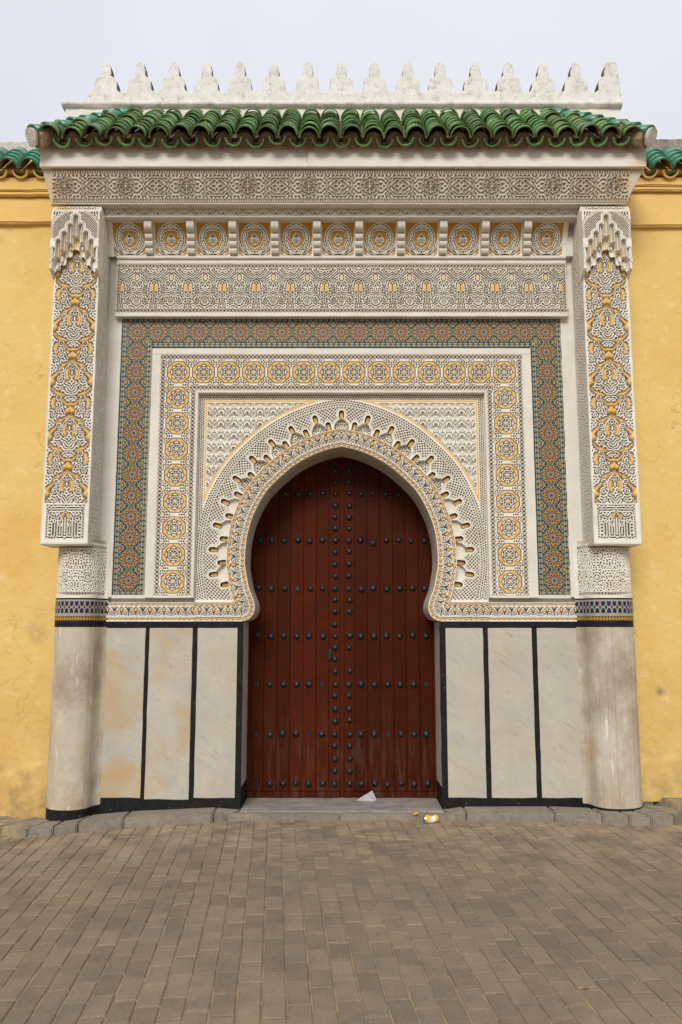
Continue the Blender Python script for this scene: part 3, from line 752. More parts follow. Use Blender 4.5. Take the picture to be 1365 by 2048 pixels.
# lower edge of the net panel: raised lip with a rounded end above the horizontal band
zr = zb0 + BW
lipb = out & (Z - zr < .022) & (D > BW + .01)
f = np.where(lipb, 1., f); f = np.where(out & (np.abs(Z - zr - .025) < .0013) & (D > BW + .02), -.7, f); f = np.where(out & (Z - zr < .003), -1., f)
H = -.0115 * (1 - sst(f)) - np.where(ins, dn, 0) + np.where(inb, .010, 0) + np.where(out & (D < D_net + .012) & (cs > .0), .006, 0)
H = H + np.where(inb & (q < .008), -.004 * (1 - q / .008), 0)
sink = np.where(inb, -.028, 0)                   # the band stands forward of the recess
P = np.stack([Xs, sink * 1.0 - H, Zs], -1)
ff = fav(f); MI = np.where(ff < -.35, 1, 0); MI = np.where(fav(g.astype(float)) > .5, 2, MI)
MI = np.where((fav((ins & (np.abs(cs) < .006)).astype(float)) > .4) & (fav(tipm) > .004), 0, MI)
MI = np.where((fav((ins & (tipm < .0035) & (tipm > -.0035)).astype(float)) > .4), 1, MI)  # slot walls coloured dark brown to stand in for their shade
keep = (np.minimum(np.minimum(D[:-1, :-1], D[1:, :-1]), np.minimum(D[:-1, 1:], D[1:, 1:])) > -.0036)
inbf = fav(inb.astype(float)) > .5; spf = fav(span.astype(float)) > .5
parts = (('arch_band', keep & inbf), ('spandrel', keep & ~inbf & spf), ('arch_lattice', keep & ~inbf & ~spf))
for nm_, kp in parts:
    me = grid(P, MI, ['carved', 'recess', 'gold'], nm_, keep=kp)
    for s in (1, -1): link(nm_, me, gw, (X0, PY, 0), scale=(s, 1, 1))
# horizontal band from the recess edge to the columns
def hb_fn(L):
    def fn(X, Z):
        v = Z + BW / 2; u = X; f = np.ones_like(X); g = np.zeros_like(X, bool)
        for lo, hi in ((.010, .032), (.128, .152)):
            mid, hw = (lo + hi) / 2, (hi - lo) / 2; cf, cg = chain(u, v - mid, hw, .044, True); kk = np.abs(v - mid) < hw; f = np.where(kk, cf, f); g = np.where(kk, cg, g)
        kk = (v > .036) & (v < .124); f = np.where(kk, samp(TS, TS.f, u, (v - .08) * 1.02), f); g = np.where(kk, samp(TS, TS.g, u, (v - .08) * 1.02) > .5, g)
        return f, g.astype(float), None
    return fn
Lh = 1.955 + gxl
for s in (-1, 1):
    link('carved_band', panel_mesh('carved_band', Lh, BW, RES, hb_fn(Lh), .0115), gw, (X0 + s * (-gxl + Lh / 2), -.009, zb0 + BW / 2))
    a, b = sorted((s * (-gxl - .0), s * 1.955)); plain('band_backing', X0 + a, X0 + b, zb0 - .001, zb0 + BW + .001, y=.006, d=.06)
# recess returns (reveal between rosette frame and arch panel) come with rosette frame boxes; soffit of the opening
DY = .42
nd = 10; ys = np.linspace(-.012, DY + .03, nd)
arr = []
for sgn in (1, -1):
    c = np.array(OCs) if sgn == 1 else np.array([(-a, b) for a, b in OCs[::-1]])[1:]
    arr.append(c)
full = np.concatenate(arr)
nrm = np.gradient(full, axis=0); nrm = np.stack([-nrm[:, 1], nrm[:, 0]], -1); nrm /= np.linalg.norm(nrm, axis=1)[:, None]
Ps = np.zeros((nd, len(full), 3))
for i, y in enumerate(ys):
    rnd = .009 * (1 - min(1, (y + .012) / .02)) ** 2
    Ps[i, :, 0] = full[:, 0] + X0 + nrm[:, 0] * (rnd + .0012 * np.sin(y * 90)); Ps[i, :, 1] = y; Ps[i, :, 2] = full[:, 1] + nrm[:, 1] * (rnd + .0012 * np.sin(y * 90))
M['soffit'] = mat('scraped_soffit_plaster', (.56, .50, .40), .9, (.44, .37, .27), 6, .5, 60,
                  extra=lambda nt, pos, last, oi: mixin(nt, last, (.24, .17, .10), noisefac(nt, pos, 14, .55, .66, stretch=(1, 8, 1), amount=.6, detail=8)))
link('arch_soffit', grid(Ps, np.zeros((nd - 1, len(full) - 1), int), ['soffit'], 'arch_soffit', smooth=True), gw)

# ------------------------------------------------ inscription panel
IY = -.055
iz0, iz1 = zat(633, IY), zat(519, IY); ix = 1.966
insc = empty('inscription_frieze'); insc.parent = gw
plain('frieze_backing', X0 - ix, X0 + ix, iz0, iz1, y=IY + .016, d=.1, parent=insc)
icz = (iz0 + iz1) / 2 - .002
iH = ih
def insc_fn(X, Z): return samp(TI, TI.f, X, Z), samp(TI, TI.g, X, Z), None
miu = panel_mesh('inscription_panel', iw, iH, RES * .9, insc_fn, .012)
for k in range(13): link('inscription_panel', miu, insc, (X0 + (k - 6) * iw, IY, icz))
cwi = .042; hx = 13 * iw / 2
for s in (-1, 1):
    chain_strip('border_chain', insc, 2 * hx + 2 * cwi, cwi, (X0, IY, icz + s * (iH / 2 + cwi / 2 - .003)), p=.030)
    chain_strip('border_chain', insc, iH - .008, cwi * .66, (X0 + s * (hx + cwi * .33), IY - .0005, icz), pi / 2, p=.030)
top_e = icz + iH / 2 + cwi - .003; bot_e = icz - iH / 2 - cwi + .003
plain('frieze_edge', X0 - ix, X0 + ix, iz0, bot_e, y=IY - .003, d=.08, parent=insc)
plain('frieze_edge', X0 - ix, X0 + ix, top_e, iz1, y=IY - .003, d=.08, parent=insc)
for s in (-1, 1):
    a, b = sorted((s * (hx + cwi * .63), s * ix)); plain('frieze_edge', X0 + a, X0 + b, bot_e, top_e, y=IY - .003, d=.08, parent=insc)
# ledge between inscription and medallion row
lz0, lz1 = iz1, zat(511, -.075)
plain('ledge', X0 - ix, X0 + ix, lz0, lz1, y=-.078, d=.14, bevel=.006)

# ------------------------------------------------ medallion row with brackets
mz0 = lz1; mz1 = zat(441, -.16); mh = mz1 - mz0
mpx = (at(1095, 475, -.1)[0] - at(258, 475, -.1)[0]) / 10
TMf = Fld(mpx, mh, .0025); ax_ = TMf.ax(); Yv = TMf.Y
m = ring(ax_, Yv * 1.0, 0, .012, .118, .0042); m = np.minimum(m, seg(ax_, Yv, curve([(0, .086), (.03, .078), (.062, .068), (.060, .04), (.078, .012), (.060, -.02), (.052, -.048), (.025, -.054), (0, -.072)]), .0038))
m = np.minimum(m, seg(ax_, Yv, spiral(.045, -.088, .022, .004, radians(100), -1.4), .0034)); m = np.minimum(m, seg(ax_, Yv, spiral(.100, -.118, .014, .003, 0, 1.3), .003))
m = np.minimum(m, seg(ax_, Yv, curve([(.0, -.075), (.03, -.112), (.08, -.104), (.128, -.062)]), .0034)); m = np.minimum(m, seg(ax_, Yv, curve([(.0, -.125), (.05, -.125), (.09, -.122), (.132, -.098)]), .0030))
m = np.minimum(m, seg(ax_, Yv, curve([(.0, .056), (.022, .032), (.034, .006), (.018, -.024), (0, -.038)]), .0034)); m = np.minimum(m, seg(ax_, Yv, spiral(.018, .018, .012, .003, radians(60), -1.2), .0032))
m = np.minimum(m, seg(ax_, Yv, [(.004, .03), (.006, -.03)], .0028)); m = np.minimum(m, seg(ax_, Yv, [(.032, .03), (.04, .036)], .003)); m = np.minimum(m, seg(ax_, Yv, [(.034, -.01), (.042, -.014)], .003))
qf = seg(ax_, Yv, curve([(0, .086), (.03, .078), (.062, .068), (.060, .04), (.078, .012), (.060, -.02), (.052, -.048), (.025, -.054), (0, -.072)]), 0)
rr = np.hypot(ax_, Yv - .012)
inq = (np.hypot(ax_ / .076, (Yv - .010) / .082) < 1) & ~(np.hypot(ax_ / .036, (Yv - .008) / .050) < 1)
gz = (inq & (m > .0035)) | ((rr > .122) & (Yv > .0)) | ((Yv < -.062) & (Yv > -.106) & (ax_ > .072) & (Yv < -.062 - (ax_ - .135) * -.55) & (rr > .12))
TMf.m = np.where(gz, np.clip(m, .006, 9), m)
fill(TMf, .0185, 9, .6, .0036)
fM = np.where(gz, -1., TMf.f); fM = np.where(m < 0, 1., fM)
fM = np.where(ax_ > .137, 1., fM)
gM = (gz & (m > .002) & (ax_ <= .137)).astype(float)
med = empty('medallion_row'); med.parent = gw
def med_map(X, Z, H):
    t = (Z + mh / 2) / mh; y = -.078 * 0 - .05 - .10 * t - .0 + .030 * np.sin(pi * t)
    return np.stack([X, y - H, Z], -1)
def med_fn(X, Z): return samp(TMf, fM, X, Z), samp(TMf, gM, X, Z), None
mme = panel_mesh('medallion_panel', mpx, mh, RES * .9, med_fn, .010, ('carved', 'recess', 'golddeep'), mapf=med_map)
mcx = (at(1095, 475, -.1)[0] + at(258, 475, -.1)[0]) / 2
for k in range(11): link('medallion_panel', mme, med, (mcx + (k - 5) * mpx, 0, (mz0 + mz1) / 2))
# bracket: a console with three stepped curls
def bracket_mesh():
    bm = bmesh.new(); prof = []
    def add(y, z): prof.append((y, z))
    add(.0, mz0 - mz0 + .004); add(-.086, .004)
    for c, r, n in (((-.086, .032), .028, 5),): 
        for i in range(n): a = -pi / 2 + pi * i / (n - 1) * .95; add(c[0] - r * cos(a), c[1] + r * sin(a))
    for c, r in (((-.100, .092), .030), ((-.118, .150), .030)):
        for i in range(5): a = -pi / 2 + .25 + (pi - .5) * i / 4; add(c[0] - r * cos(a), c[1] + r * sin(a))
    add(-.150, .185)
    for i in range(5): a = -pi / 2 + (pi * .5) * i / 4; add(-.150 - .045 * cos(a), .225 + .040 * sin(a))
    add(-.195, mh - .002); add(.0, mh - .002)
    w = .032
    for s in (0,):
        A = [bm.verts.new((-w, y, z)) for y, z in prof]; B = [bm.verts.new((w, y, z)) for y, z in prof]; n = len(prof)
        bm.faces.new(A); bm.faces.new(B[::-1])
        for i in range(n): bm.faces.new((A[(i + 1) % n], A[i], B[i], B[(i + 1) % n]))
    bmesh.ops.recalc_face_normals(bm, faces=bm.faces[:])
    return bm_mesh('bracket', bm, ['friezeplain'])
bme = bracket_mesh()
for k in range(10): link('bracket', bme, med, (mcx + (k - 4.5) * mpx, 0, mz0))
plain('row_end', X0 - 2.06, mcx - 5.5 * mpx + .01, mz0, mz1, y=-.06, d=.1, parent=med); plain('row_end', mcx + 5.5 * mpx - .01, X0 + 2.06, mz0, mz1, y=-.06, d=.1, parent=med)
plain('row_backing', X0 - 1.99, X0 + 1.99, mz0, mz1, y=-.02, d=.1, parent=med)

# ------------------------------------------------ upper moulding + hexagon strap strip
sy = -.22; hz0, hz1 = zat(432, sy), zat(411, sy)
plain('moulding', X0 - 2.05, X0 + 2.05, mz1, hz0 - .018, y=-.205, d=.26, bevel=.008, m='friezeplain')
plain('moulding', X0 - 2.05, X0 + 2.05, hz0 - .018, hz0 + .004, y=-.226, d=.26, bevel=.006, m='friezeplain')
pw = .1135; hh_ = hz1 - hz0 - .006
TH_ = Fld(pw, hh_, .002); ax_ = TH_.ax(); Yv = np.abs(TH_.Y)
m = seg(ax_, Yv, [(0, hh_ * .36), (.034, hh_ * .36), (pw / 2 + .008, -.012)], .0042); m = np.minimum(m, seg(ax_, Yv, [(.014, 0), (pw / 2, 0)], .0032))
m = np.minimum(m, seg(ax_, Yv, curve([(.012, hh_ * .34), (.014, hh_ * .15), (.03, hh_ * .12), (.036, 0)]), .003)); m = np.minimum(m, disc(ax_, Yv, pw / 2, hh_ * .42, .007)); m = np.minimum(m, seg(ax_, Yv, [(0, 0), (0, hh_ * .3)], .003))
TH_.f = np.clip(-(m - .0022) / .0022, -1, 1)
def hex_fn(X, Z):
    f = samp(TH_, TH_.f, X, Z); return np.where(np.abs(Z) > hh_ * .44, 1., f), None, None
nhx = int(4.06 / pw); hexm = panel_mesh('strapwork_panel', pw, hh_, RES * .9, hex_fn, .010)
strip = empty('strapwork_strip'); strip.parent = gw
for k in range(nhx + 1): link('strapwork_panel', hexm, strip, (X0 + (k - nhx / 2) * pw, sy, (hz0 + hz1) / 2 + .002))
plain('strip_backing', X0 - 2.03, X0 + 2.03, hz0 + .005, hz1, y=sy + .015, d=.2, parent=strip)
plain('strip_edge', X0 - 2.06, X0 + 2.06, hz1 + .003, hz1 + .05, y=sy - .004, d=.25, parent=strip, m='friezeplain')

# ------------------------------------------------ big slanted frieze
fy0, fy1 = -.31, -.385
gz0, gz1 = zat(407, fy0), zat(338, fy1)
ang = math.atan2(-(fy1 - fy0), gz1 - gz0); fL = hypot(fy1 - fy0, gz1 - gz0)
rpf = (at(1229, 370, -.35)[0] - at(129, 370, -.35)[0]) / 9; fcx = (at(1229, 370, -.35)[0] + at(129, 370, -.35)[0]) / 2
bh = .034; ch = fL - 2 * bh - .014
TF = Fld(rpf, ch, .0025); ax_ = TF.ax(); Y1 = TF.Y; ay = np.abs(Y1); hw_ = rpf / 2
r = np.hypot(ax_, Y1); ph = np.arctan2(Y1, ax_)
m = np.abs(r - (.078 + .006 * np.cos(8 * ph))) - .0042; m = np.minimum(m, np.abs(r - .050 - .004 * np.cos(8 * ph)) - .003)
a = np.abs((ph + pi / 8) % (pi / 4) - pi / 8); m = np.minimum(m, np.where((r < .05) & (r > .012), r * np.sin(a) - .0028, 9)); m = np.minimum(m, r - .010); m = np.minimum(m, np.where((r > .05) & (r < .074), np.abs(r * np.sin(np.abs(ph % (pi / 4) - pi / 8))) - .0026, 9))
bx_ = hw_ - ax_
m = np.minimum(m, seg(bx_, ay, curve([(0, .0), (.018, .014), (.034, .018), (.052, .004), (.06, 0)]), .004)); m = np.minimum(m, seg(bx_, ay, curve([(0, .050), (.012, .034), (.012, .016), (0, .0)]), .004))
m = np.minimum(m, seg(bx_, ay, curve([(.06, 0), (.095, .0), (.108, .02), (.095, .042), (.070, .05), (.055, .072), (.0, .075)]), .0042))
m = np.minimum(m, seg(bx_, ay, curve([(0, .05), (.025, .058), (.045, .045), (.05, .03)]), .0038)); m = np.minimum(m, seg(bx_, ay, spiral(.105, .066, .016, .004, radians(200), 1.3), .0036))
m = np.minimum(m, seg(ax_, ay, [(.0, .083), (.0, .1)], .004))
TF.m = m; fill(TF, .030, 21, .42, .0048, symy=True)
frz = empty('carved_cornice'); frz.parent = gw
clipx0, clipx1 = at(100, 370, -.35)[0], at(1262, 370, -.35)[0]
def frz_fn(k):
    def fn(X, Z):
        zz = Z; f = samp(TF, TF.f, X, zz); f = np.where(np.abs(zz) > ch / 2 - .002, 1., f); return f, None, None
    return fn
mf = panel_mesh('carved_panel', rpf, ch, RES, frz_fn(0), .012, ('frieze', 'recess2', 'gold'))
fc = Vector((0, (fy0 + fy1) / 2, (gz0 + gz1) / 2))
for k in range(10): 
    w0 = fcx + (k - 4.5) * rpf
    if k in (0, 9):
        a_, b_ = (max(clipx0 + .02 - w0, -rpf / 2), rpf / 2) if k == 0 else (-rpf / 2, min(clipx1 - .02 - w0, rpf / 2))
        off = (a_ + b_) / 2
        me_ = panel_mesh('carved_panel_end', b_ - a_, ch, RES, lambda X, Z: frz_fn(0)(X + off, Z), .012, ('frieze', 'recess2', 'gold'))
        link('carved_panel', me_, frz, (w0 + off, fc.y, fc.z), (ang, 0, 0))
    else: link('carved_panel', mf, frz, (w0, fc.y, fc.z), (ang, 0, 0))
def dentil(name, L, cx, off):
    def fn(X, Z):
        a = np.abs((X / .021) % 1 - .5); f = np.where((a > .24) & (np.abs(Z) < bh * .34), -1., 1.); f = np.where((np.abs(np.abs(Z) - bh * .42) < .0014), -.6, f); return f, None, None
    o = link(name, panel_mesh(name, L, bh, RES, fn, .010, ('frieze', 'recess2', 'gold')), frz, (cx, fc.y + (-sin(ang)) * off, fc.z + cos(ang) * off), (ang, 0, 0))
Lc = clipx1 - clipx0 - .03
for s in (-1, 1): dentil('dentil_border', Lc, (clipx0 + clipx1) / 2, s * (ch / 2 + bh / 2))
# body of the cornice: slanted block with splayed ends
def prism(name, parent, m, front, mats=None):
    "front: list of 8 corners (bottom/back...)"
    bm = bmesh.new(); v = [bm.verts.new(p) for p in front]
    for f_ in ((0, 1, 2, 3), (4, 5, 6, 7), (0, 4, 5, 1), (1, 5, 6, 2), (2, 6, 7, 3), (3, 7, 4, 0)): bm.faces.new([v[i] for i in f_])
    bmesh.ops.recalc_face_normals(bm, faces=bm.faces[:]); bmesh.ops.bevel(bm, geom=bm.edges[:], offset=.004, segments=2, affect='EDGES')
    return link(name, bm_mesh(name, bm, [m]), parent)
bL, bR = at(104, 404, fy0)[0] - .01, at(1250, 404, fy0)[0] + .01; tL, tR = at(84, 338, fy1)[0], at(1289, 338, fy1)[0]
e = .0125
prism('cornice_body', frz, 'friezeplain', [(bL, fy0 + e, gz0), (bR, fy0 + e, gz0), (tR, fy1 + e, gz1), (tL, fy1 + e, gz1), (bL + .15, .3, gz0), (bR - .15, .3, gz0), (tR - .12, .3, gz1), (tL + .12, .3, gz1)])
plain('cornice_edge', bL, bR, gz0 - .006, gz0 + .008, y=fy0 + .001, d=.3, parent=frz, m='friezeplain')
# plain rails of cornice end (cover the block in the relief plane)
# fascia
az1 = zat(286, fy1)
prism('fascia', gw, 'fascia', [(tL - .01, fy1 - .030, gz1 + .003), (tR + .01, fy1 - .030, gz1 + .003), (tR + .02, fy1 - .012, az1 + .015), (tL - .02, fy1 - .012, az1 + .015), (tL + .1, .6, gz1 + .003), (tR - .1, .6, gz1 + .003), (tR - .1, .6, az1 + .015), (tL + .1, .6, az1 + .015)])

# ------------------------------------------------ pilasters
PFY = -.295
pil_l, pil_r = -2.425, -2.045
pz0, pz1 = zat(1085, PFY), gz0 - .02
uw, uh = .345, .469
TP = Fld(uw, uh, .0025); ax_ = TP.ax(); Y0 = TP.Y
def per(fn):
    a = fn(ax_, Y0)
    for k in (-1, 1): a = np.minimum(a, fn(ax_, Y0 + k * uh))
    return a
gl = []
def G(fn): gl.append(per(fn))
G(lambda x, y: np.minimum(disc(x, y, .019, -.008, .021), taper(x, y, [(.012, .0), (.0, .034)], .016, .003)))                # heart
n_heart = len(gl)
G(lambda x, y: taper(x, y, curve([(.0, .052), (.03, .052), (.052, .066), (.078, .092)]), .010, .004))
G(lambda x, y: taper(x, y, curve([(.062, .128), (.085, .140), (.105, .138), (.135, .158), (.160, .186)]), .007, .005))
G(lambda x, y: taper(x, y, curve([(.098, .138), (.120, .150)]), .012, .008))
G(lambda x, y: taper(x, y, curve([(.138, .095), (.146, .06), (.142, .022)]), .013, .009))
G(lambda x, y: taper(x, y, curve([(.0, -.048), (.035, -.064), (.065, -.082), (.090, -.092), (.108, -.104)]), .006, .004))
G(lambda x, y: disc(x, y, .075, -.086, .014))
G(lambda x, y: taper(x, y, curve([(.036, -.128), (.044, -.160), (.034, -.200)]), .011, .010))
G(lambda x, y: taper(x, y, curve([(.108, -.142), (.135, -.168), (.165, -.196)]), .006, .012))
G(lambda x, y: disc(x, y, .166, -.228, .026))
gg = np.minimum.reduce([gl[0]] + [q - .0015 for q in gl[1:]])
W = []
def Wt(fn): W.append(per(fn))
Wt(lambda x, y: ring(x, y, .100, .104, .020, .0055)); Wt(lambda x, y: disc(x, y, .100, .104, .006))
Wt(lambda x, y: ring(x, y, .088, -.128, .019, .0055)); Wt(lambda x, y: disc(x, y, .088, -.128, .006))
Wt(lambda x, y: seg(x, y, curve([(.0, -.062), (.03, -.084), (.052, -.112), (.060, -.150), (.056, -.21)]), .0045))
Wt(lambda x, y: seg(x, y, spiral(.092, .000, .032, .006, radians(150), -1.6), .0048)); Wt(lambda x, y: seg(x, y, spiral(.095, -.205, .030, .006, radians(150), -1.6), .0048))
Wt(lambda x, y: seg(x, y, curve([(.044, -.03), (.06, .01), (.07, .05), (.085, .085)]), .0042)); Wt(lambda x, y: disc(x, y, 0, -.15, .008, .022)); Wt(lambda x, y: ring(x, y, .022, -.098, .012, .0035))
Wt(lambda x, y: taper(x, y, curve([(.0, .185), (.02, .215), (.05, .232)]), .004, .007)); Wt(lambda x, y: taper(x, y, curve([(.0, .150), (.03, .160), (.045, .190)]), .004, .008)); Wt(lambda x, y: taper(x, y, curve([(.0, .115), (.028, .118), (.05, .10)]), .004, .007))
Wt(lambda x, y: seg(x, y, spiral(.130, -.04, .024, .004, radians(-60), 1.4), .0045)); Wt(lambda x, y: seg(x, y, spiral(.080, .190, .020, .004, radians(-60), 1.3), .0042))
wm = np.minimum.reduce(W)
TP.m = np.minimum(wm, gg - .006); 
fill(TP, .0225, 33, .85, .0038)
TP.f = np.where((gg > -.001) & (gg < .0028), -1., TP.f)             # groove round the ochre
TP.f = np.where(gg <= -.001, .7, TP.f); TP.g = (gg < 0).astype(float)
hrt = np.clip(-gl[0], 0, .02); TP.hh = .018 * np.sqrt(np.clip(hrt / .02, 0, 1)) * (gl[0] < 0) + .014 * np.sqrt(np.clip(-gl[-1] / .026, 0, 1)) * (gl[-1] < 0)
pwid = pil_r - pil_l; phh = pz1 - pz0; heart_z = zat(602.8, PFY)
kz0, kz1 = zat(1078, PFY), zat(1008, PFY)
TK = Fld(.30, kz1 - kz0, .0025)
ax_ = TK.ax(); Y0 = TK.Y; kh = kz1 - kz0
m = np.minimum.reduce([seg(ax_, Y0, [(xx, -kh * .42), (xx, yy)], .0045) for xx, yy in ((.135, .05), (.105, -.01), (.082, -.02), (.060, .03), (.020, .02))] + [seg(ax_, Y0, [(.02, -kh * .42), (.06, -kh * .42)], .0045), seg(ax_, Y0, [(.082, -kh * .42), (.135, -kh * .42)], .0045),
    seg(ax_, Y0, spiral(.04, -.03, .02, .004, 0, 1.2), .0045), seg(ax_, Y0, [(0, kh * .36), (.14, kh * .36)], .0045), seg(ax_, Y0, curve([(0, .075), (.04, .055), (.06, .03), (.1, .035), (.135, .06)]), .0045)])
gk = taper(ax_, Y0, curve([(.012, .06), (.026, .045), (.03, .02)]), .010, .006)
TK.m = np.minimum(m, gk - .006); fill(TK, .022, 41, .6, .0038); TK.f = np.where((gk > -.001) & (gk < .0028), -1., TK.f); TK.f = np.where(gk <= -.001, .7, TK.f); TK.g = (gk < 0).astype(float)
def pil_fn(X, Z):
    z = Z + (pz0 + pz1) / 2; v = z - heart_z
    f = samp(TP, TP.f, X, v); g = samp(TP, TP.g, X, v); h = samp(TP, TP.hh, X, v)
    lo = z < kz1
    f = np.where(lo, samp(TK, TK.f, X, z - (kz0 + kz1) / 2), f); g = np.where(lo, samp(TK, TK.g, X, z - (kz0 + kz1) / 2), g); h = np.where(lo, 0, h)
    mg = (np.abs(X) > uw / 2) | ((np.abs(X) > .150) & lo) | (z < kz0) | (np.abs(z - kz1) < .006)
    f = np.where(mg, 1., f); g = np.where(mg, 0, g); h = np.where(mg, 0, h)
    f = np.where((np.abs(z - kz1 + .008) < .0015) & (np.abs(X) < .15), -1, f); f = np.where((np.abs(np.abs(X) - .1515) < .0015) & lo & (z > kz0), -.9, f)
    return f, g, h
mpil = panel_mesh('carved_face', pwid - .006, phh, .0030, pil_fn, .013)
# side weave of incised lines
def side_fn(X, Z):
    p = .075; row = np.floor(Z / (p * .5)); a = (X / p + row * .5) % 1; b = (Z / (p * .5)) % 1
    d = np.minimum(np.abs(b - .5 * (1 - a)) * .037, np.abs(a - .5 - .25 * np.sin(row * 2.4)) * p) - .0030
    jag = .25 * np.sin(row * 12.9) 
    d = np.where((np.abs(X) > .125) | (np.sin(row * 7.3 + np.floor(X / p) * 3.1) > .85), 1., d)
    return np.clip(d / .0020, -1, 1), None, None
sideh = phh - .2
mside = panel_mesh('incised_side', .285, sideh, .0032, side_fn, .005, ('white', 'recess2', 'gold'))
hoodz0, hoodz1 = zat(546, -.37), zat(411, -.37); HY = -.385
# muqarnas hood heightfield (units: crop pixels of an 8.53x view converted to metres)
hk = .00425 / 8.53
hw2 = .405; hnx = int(hw2 / .0030); hhz = hoodz1 - hoodz0
X, Z = np.meshgrid(np.linspace(-hw2 / 2, hw2 / 2, hnx + 1), np.linspace(0, hhz, int(hhz / .0030) + 1))
zr_ = (hhz - Z)                                     # down from the top, metres
A = np.abs(X); dpt = zr_ / hk + 90                  # y in crop pixels
def niche(A, y, cx, top, hw, bot):
    a = np.abs(A - cx * hk) / hk; yy = np.clip(y, top + hw, bot); return (np.hypot(a, (y - yy) * 1.0) - hw) * hk
t1 = [(0, 262, 42, 585), (88, 425, 40, 705), (180, 560, 42, 850), (275, 700, 42, 965), (352, 850, 28, 1010)]
t2 = [(0, 620, 58, 790), (105, 755, 46, 935), (205, 900, 48, 1075), (300, 1010, 44, 1170)]
c1 = np.minimum.reduce([niche(A, dpt, *t) for t in t1]); c2 = np.minimum.reduce([niche(A, dpt, *t) for t in t2])
y1 = 600 + 1.36 * A / hk; y2 = 800 + 1.38 * A / hk
front = dpt < y1
Hh = np.where(front, 0., -.045)
k1 = np.clip(-c1 / .004, 0, 1); k2 = np.clip(-c2 / .004, 0, 1)
inner_ = (c1 < 0)
Hh = np.where(inner_, -.050 * k1, Hh); Hh = np.where((~front) & (c2 < 0), -.045 - .035 * k2, Hh)
Hh = np.where((dpt >= y1 - 25) & (dpt < y1) & ~inner_, -.045 * (dpt - y1 + 25) / 25, Hh)
rid = inner_ & (np.abs((np.minimum.reduce([np.abs(A / hk - t[0]) for t in t1]))) < 7)
Hh = np.where(rid, -.026, Hh)
fh = np.ones_like(X)
# pierced net in the two upper quadrants between the big pointed arch and the cusps
arc = np.hypot(A + .028, (dpt - 690) * hk)           # pointed-arch radius about a point across the axis
arcR = .262
netz = (arc < arcR - .012) & (c1 > .024) & (dpt < 690) & (dpt > 215) & (front)
hn = np.clip((np.hypot((((X + Z) / .0205) % 1 - .5) / .38, (((X - Z) / .0205) % 1 - .5) / .38) - 1) * 2.2, -1, 1)
fh = np.where(netz, hn, fh); fh = np.where(front & (np.abs(arc - arcR) < .0017) & (dpt < 700) & (dpt > 200), -1, fh); fh = np.where(front & (np.abs(arc - arcR - .012) < .0014) & (dpt < 640) & (dpt > 215), -1, fh)
cor = (arc > arcR + .016) & (dpt < 600) & (dpt > 215) & (A < .185)
TFl = fill(Fld(.2, .2, .0033), .022, 77, .25); fh = np.where(cor & front, samp(TFl, TFl.f, A, Z), fh)
fh = np.where((dpt > 110) & (dpt < 165) & (A < .165), np.clip(samp(TFl, TFl.f, X, Z * 1.3) + .3, -1, 1), fh)
fh = np.where(front & (np.abs(c1 - .010) < .0012), -.7, fh)
slope_top = np.where(dpt < 190, -.035 * (190 - dpt) / 100, 0)
Ht = Hh - .010 * (1 - sst(fh)) + slope_top
P = np.stack([X, -Ht, Z], -1)
goldm = inner_ & (c1 < -.005) & ~rid | ((~front) & (c2 < -.010) & (np.sin(A / hk * .09) > .5))
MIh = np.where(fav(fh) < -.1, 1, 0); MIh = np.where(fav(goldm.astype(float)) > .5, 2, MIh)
MIh = np.where((fav(dpt) < 190) & (MIh == 0), 3, MIh)
keep = fav(((dpt < y2) | (c2 < 0)).astype(float)) > .5
keep &= ~((fav(A) > .17) & (fav(dpt) > 1230))
mhood = grid(P, MIh, ['carved', 'recess', 'gold', 'frieze'], 'muqarnas_hood', keep=keep)
